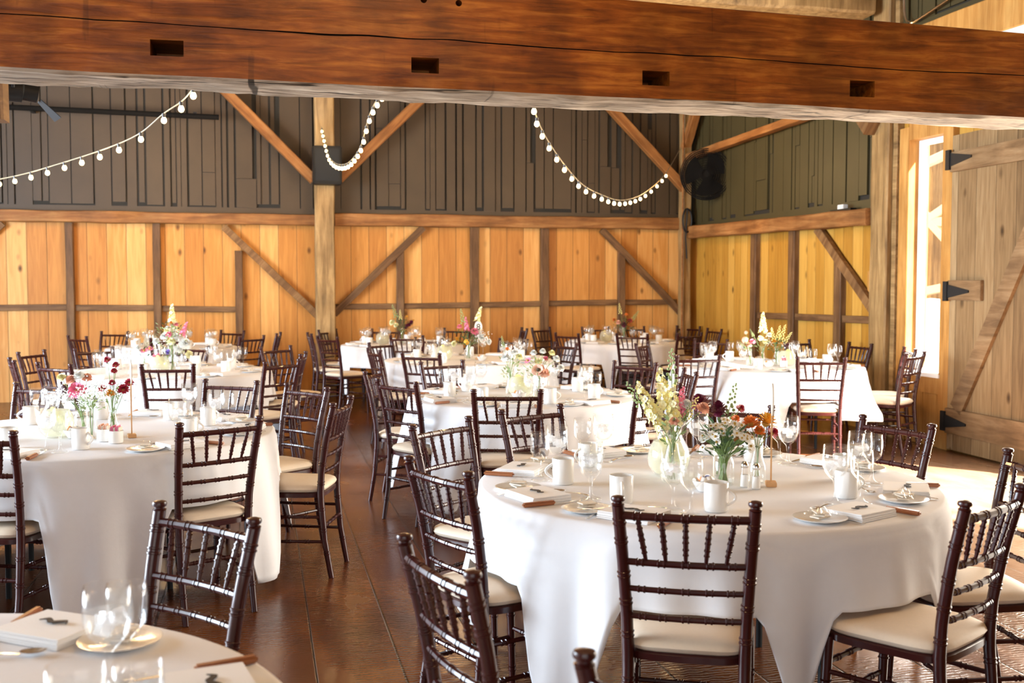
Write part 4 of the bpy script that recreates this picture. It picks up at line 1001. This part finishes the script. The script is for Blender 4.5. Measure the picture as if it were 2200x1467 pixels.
# T5
centre('T5', 'round glass pitcher of lemonade', 'pitcher', mk_pitcher, .17, -.06, .3)
flowers('T5', 'tall white stock blooms', 'bottle', -.05, -.02, [('snapdragon_white', .0, 0, .38, 1.2), ('cream_rose', -.02, 0, .25, .9), ('white_rose', .06, 0, .28, .8), ('cream_rose', .02, -.02, .22, .8), ('green_spike', -.10, 0, .30, .5), ('gyp', .06, 0, .22, 1.1)], 21, leaves=40, leafm='leaf_pale')
flowers('T5', 'golden sprays and celosia', 'bottle', .07, -.05, [('golden_spike', .02, 0, .29, .9), ('golden_spike', .06, 0, .30, .9), ('golden_spike', -.03, 0, .28, .8), ('gold_marigold', -.02, 0, .22, .9), ('golden_spike', .10, .0, .25, .8), ('burgundy_pompom', .09, -.02, .19, .8), ('gold_marigold', .05, 0, .20, .7)], 22, leaves=60)
flowers('T5', 'peach and pink ball blooms', 'bottle', -.17, -.03, [('peach_ball', -.05, 0, .24, 1.4), ('peach_ball', -.04, 0, .31, .8), ('pink_dahlia', .02, 0, .22, .9), ('peach_rose', -.01, 0, .19, .8), ('green_spike', -.06, 0, .18, .6)], 23, leaves=40)
stuffing('T5'); centre('T5', 'white cup of pink sugar packets', 'sugar_pink', mk_sugar('pink'), .10, -.22)
# T6
flowers('T6', 'a tall mound of white and pastel blooms', 'carafe', .05, -.02, [('snapdragon_white', .0, 0, .48, 1.1), ('orange_marigold', .0, -.02, .42, .7), ('pink_dahlia', .03, 0, .41, .7), ('snapdragon_pink', .10, 0, .36, .8), ('white_rose', -.07, 0, .30, 1.1), ('cream_rose', -.04, 0, .35, 1.0), ('white_rose', .03, 0, .30, 1.1), ('white_rose', .11, -.02, .24, 1.7), ('pink_dahlia', -.02, -.03, .32, .9), ('cream_rose', .0, -.03, .26, 1.1), ('white_rose', .06, -.04, .20, 1.2), ('violet_bell', -.02, -.05, .17, 1.3), ('pink_dahlia', -.12, -.05, .13, 1.2), ('white_rose', -.14, 0, .26, 1), ('gyp', .0, 0, .36, 1.3), ('gyp', -.05, 0, .28, 1.3), ('cream_rose', .15, -.03, .15, 1.1)], 31, leaves=140, leafm='leaf_pale', leafz=(.12, .42), spread_leaf=.14)
centre('T6', 'round glass pitcher of lemonade', 'pitcher', mk_pitcher, -.02, -.16, 2.6)
flowers('T6', 'pink daisies', 'jar', -.2, -.02, [('pink_daisy', 0, 0, .18, 1), ('white_rose', -.05, 0, .2, 1), ('pink_daisy', .05, 0, .2, .9)], 32, leaves=20)
stuffing('T6')
# T7..T10
for tb, num, sp, lm, what in (
    ('T7', 1, [('white_rose', -.05, 0, .22, 1.1), ('cream_rose', .04, 0, .22, 1.1), ('pink_dahlia', 0, 0, .27, .9), ('white_rose', .02, 0, .30, .9), ('gyp', 0, 0, .26, 1.3)], 'leaf', 'white and pink garden roses'),
    ('T8', 6, [('green_spike', -.09, 0, .40, 1.1), ('cream_rose', -.12, 0, .27, 1.2), ('golden_spike', -.02, 0, .36, .8), ('gold_marigold', .06, 0, .34, .8), ('burgundy_pompom', .10, 0, .26, 1.4), ('burgundy_pompom', .05, 0, .22, 1.2), ('cream_rose', -.07, -.03, .24, 1), ('gold_marigold', .14, 0, .30, .6)], 'leaf_dark', 'dark greenery with cream blooms'),
    ('T10', 9, [('orange_marigold', .03, 0, .34, 1.2), ('orange_marigold', -.12, 0, .28, 1.0), ('peach_rose', -.07, 0, .25, 1.0), ('golden_spike', -.05, 0, .42, .9), ('crimson_zinnia', .08, 0, .27, 1.0), ('orange_marigold', .05, 0, .22, 1.), ('burgundy_pompom', 0, -.03, .22, 1.2), ('green_spike', .15, 0, .34, .9)], 'leaf_dark', 'orange blooms in dark foliage'),
    ('T9', 8, [('snapdragon_white', .10, 0, .44, 1.0), ('green_spike', -.06, 0, .42, 1.0), ('snapdragon_pink', -.02, 0, .34, .9), ('pink_dahlia', -.09, 0, .33, .8), ('pink_dahlia', .06, -.02, .28, 1.3), ('white_rose', .12, 0, .22, 1.2), ('gyp', .17, 0, .22, 1.5), ('gyp', .12, 0, .26, 1.5), ('craspedia', -.02, -.04, .18, 1.3), ('gold_marigold', -.10, 0, .20, 1.1), ('cream_rose', -.14, 0, .16, 1), ('white_rose', .20, 0, .18, 1)], 'leaf', 'pink and white spires')):
    flowers(tb, what, 'carafe', .0, 0., sp, 40+num, leaves=150, leafm=lm, leafz=(.14, .30), spread_leaf=.13)
    centre(tb, 'round glass pitcher of lemonade', 'pitcher', mk_pitcher, -.24, -.06, 2.6)
    centre(tb, 'white bowl of creamer cups', 'caddy', mk_caddy, .14, -.15)

# ---------------------------------------------------------------- string lights, speaker, fan and fittings
def spline(pts, n):
    P = [Vector(p) for p in pts]; P = [P[0]*2-P[1]]+P+[P[-1]*2-P[-2]]; out = []
    m = len(P)-3
    for k in range(n+1):
        u = m*k/n; i = min(int(u), m-1); t = u-i; a, b, c, d = P[i:i+4]
        out.append(.5*((2*b)+(c-a)*t+(2*a-5*b+4*c-d)*t*t+(3*b-3*c+d-a)*t**3))
    return out
def string_light(pts, step, label, first=.0, last=99.):
    path = spline(pts, 90); r = thing('string_light', label, 'string lights', path[0], 0, 'strings of round bulbs')
    o0 = path[0]; obj('cable', tube(bmesh.new(), [p-o0 for p in path], .0045, 6), M['cable'], r)
    acc = 0; nxt = first; k = 0; mesh = None
    for a, b in zip(path, path[1:]):
        L = (b-a).length
        while nxt <= min(acc+L, last):
            p = a.lerp(b, (nxt-acc)/L)-o0
            if mesh is None:
                s = obj('bulb', lathe(bmesh.new(), [(0, -.062), (.011, -.058), (.0165, -.049), (.0175, -.042), (.015, -.032), (.010, -.022), (0, -.022)], 14), M['bulb'], r, loc=p)
                q = obj('socket', lathe(bmesh.new(), [(0, -.026), (.011, -.025), (.012, 0), (0, .004)], 10), M['socket'], s); mesh = (s, q)
            else:
                s = mesh[0].copy(); C.objects.link(s); s.parent = r; s.location = p; q = mesh[1].copy(); C.objects.link(q); q.parent = s
            if k % 4 == 1:
                g = point('string_bulb_light', tuple(p+o0+Vector((0, 0, -.09))), 2.2, (1, .66, .30), .03)
            k += 1; nxt += step
        acc += L
    return r
string_light([(-.05, 4.64, 2.72), (-.35, 6.24, 2.60), (-.56, 6.91, 2.56), (-.81, 7.37, 2.46), (-1.41, 8.54, 2.42), (-2.08, 9.72, 2.40), (-3.2, 11.6, 2.45), (-4.6, 13.6, 2.9)], .36, 'string of round bulbs sweeping from the big beam down to the left wall', 1.6)
string_light([(.86, 4.64, 2.74), (.84, 8.02, 2.87), (.86, 9.6, 2.72), (.84, 11.1, 2.74), (.80, 12.8, 3.0), (.82, 14.75, 3.62)], .31, 'string of round bulbs dipping from the beam to the middle timber post', 3.0)
string_light([(1.35, 4.64, 2.74), (1.72, 6.79, 2.66), (2.55, 8.7, 2.42), (3.2, 9.9, 2.37), (3.75, 10.93, 2.42), (4.4, 12.1, 2.6), (5.05, 13.15, 2.93), (5.95, 14.85, 3.5)], .34, 'string of round bulbs sagging from the beam to the back corner', 2.1, 9.75)
sp = thing('speaker', 'black loudspeaker box on the middle timber post', 'speaker', (.88, YB-.42, 2.85))
obj('cabinet', nb(-.19, .19, -.13, .11, 0, .5, bev=.015), M['black'], sp); obj('grille', nb(-.16, .16, -.14, -.13, .04, .46, bev=.004), M['iron'], sp)
obj('bracket', nb(-.05, .05, .08, .14, .15, .35), M['iron'], sp, smooth=False)
fn = thing('wall_fan', 'black round cage fan on the back corner post', 'fan', (6.0, YB-1.05, 3.04), R(-28))
b = bmesh.new()
for rr in (.345, .32, .295, .27, .245, .22, .19, .16, .13, .1):
    for yy in (-.07+.04*(1-rr/.345), .07-.04*(1-rr/.345)):
        tube(b, [(rr*math.cos(2*PI*k/36), yy, rr*math.sin(2*PI*k/36)) for k in range(37)], .004 if rr < .3 else .007, 5, cap=False)
for k in range(72):
    a = 2*PI*k/72; tube(b, [(.05*math.cos(a), -.10, .05*math.sin(a)), (.25*math.cos(a), -.075, .25*math.sin(a)), (.345*math.cos(a), 0, .345*math.sin(a)), (.25*math.cos(a), .075, .25*math.sin(a)), (.05*math.cos(a), .10, .05*math.sin(a))], .0022, 4)
obj('cage', b, M['matt'], fn)
b = bmesh.new(); 
for k in range(3):
    a0 = k*2*PI/3; ring = []
    for q in range(9):
        a = a0+q/8*1.5; ring.append((a, .04*(q/8-.5)))
    vi = [b.verts.new((.06*math.cos(a), y, .06*math.sin(a))) for a, y in ring]; vo = [b.verts.new((.29*math.cos(a), y*1.6, .29*math.sin(a))) for a, y in ring]
    for q in range(8): b.faces.new((vi[q], vi[q+1], vo[q+1], vo[q]))
obj('blades', b, M['matt'], fn, smooth='all')
mb = bmesh.new(); tube(mb, [(0, .02, 0), (0, .22, 0)], .085, 20); tube(mb, [(0, -.06, 0), (0, .02, 0)], .05, 16); obj('motor', mb, M['matt'], fn)
obj('mounting_arm', tube(bmesh.new(), [(0, .2, 0), (0.02, .5, -.1), (.12, .72, -.1)], .02, 8), M['iron'], fn)
cl = obj('power_cable', tube(bmesh.new(), [Vector((6.02, YB-.33, 2.55))+Vector((.07*math.sin(2*PI*t*3), -.01*t, .17*math.cos(2*PI*t*3)-.1)) for t in [k/48 for k in range(49)]]+[(6.0, YB-.33, 2.2), (6.02, YB-.33, 1.9)], .011, 6), M['black']); tag(cl, 'coiled black cable hanging on the corner post under the fan', 'cable')
cd = obj('conduit', tube(bmesh.new(), [(5.96, YB-.31, .0), (5.96, YB-.31, 5.3)], .014, 8), M['brace']); tag(cd, 'thin metal conduit running up the corner post', 'pipe')
c2 = obj('conduit', tube(bmesh.new(), spline([(XR-.06, 9.58, 5.5), (XR-.06, 9.58, 4.6), (XR-.06, 9.57, 4.18), (XR-.06, 9.48, 4.06), (XR-.06, 9.3, 4.06), (XR-.06, 8.6, 4.17), (XR-.06, 6.5, 4.5)], 40), .012, 8), M['silver']); tag(c2, 'bent grey conduit high on the right wall above the window', 'pipe')
pp_ = obj('black_pipe', tube(bmesh.new(), [(-5.5, YB-.35, 3.78), (-.5, YB-.35, 3.70)], .035, 10), M['matt']); tag(pp_, 'long black horizontal pipe on the dark siding at upper left', 'pipe')
for x in (-4.5, -2.8, -.8): 
    b = obj('bracket', nb(-.02, .02, 0, .33, -.02, .02), M['iron'], pp_, smooth=False); b.location = (x, YB-.35, 3.74)
sl = thing('stage_lamp', 'black stage lamp hanging just behind the beam at upper left', 'lamp', (-1.24, 6.23, 2.56), R(20))
lb = bmesh.new(); tube(lb, [(-.16, 0, 0), (.02, 0, 0), (.03, 0, 0), (.10, 0, -.01)], [.06, .065, .05, .05], 20); obj('housing', lb, M['black'], sl)
d1 = bmesh.new(); v = [d1.verts.new(p) for p in ((.11, -.05, -.05), (.11, .05, -.05), (.20, .09, -.14), (.20, -.09, -.14))]; f = d1.faces.new(v); ex = bmesh.ops.extrude_face_region(d1, geom=[f]); bmesh.ops.translate(d1, verts=[q for q in ex['geom'] if isinstance(q, bmesh.types.BMVert)], vec=(0, 0, .004)); obj('barn_door_flap', d1, M['iron'], sl, smooth=False)
obj('yoke', tube(bmesh.new(), [(-.03, -.08, 0), (-.03, -.085, .16), (-.03, .085, .16), (-.03, .08, 0)], .008, 6), M['iron'], sl); obj('hanger', tube(bmesh.new(), [(-.03, 0, .16), (-.03, 0, 2.5)], .008, 6), M['iron'], sl)
frame((-1.045, 4.74, 2.19), (-1.045, 4.74, 2.6), .12, .12, M['stud'])
sw = thing('wall_switch', 'small pale switch plate on the pine wall beside the window post', 'switch', (XR+.03, 10.22, 1.55))
obj('plate', nb(-.02, 0, -.05, .05, -.12, .12, bev=.003), M['pine_frame'], sw, smooth=False)
dv = thing('wall_device', 'small white electrical device on top of the right wall beam', 'device', (XR-.1, 10.6, 2.325))
obj('case', nb(-.03, .03, -.06, .06, 0, .06, bev=.004), M['china'], dv); obj('black_base', nb(-.035, .035, -.22, .2, -.012, .012), M['black'], dv, smooth=False)
# white cover outdoors
oc = bmesh.new(); lathe(oc, [(0, 1.42), (.18, 1.40), (.32, 1.28), (.40, 1.05), (.45, .5), (.50, 0), (0, 0)], 26, (0, 0, 0)); oc = obj('white_cover', oc, M['outside_white'], loc=(7.98, 11.75, -.06)); tag(oc, 'rounded white cloth cover standing outdoors beyond the tall window', 'cover')
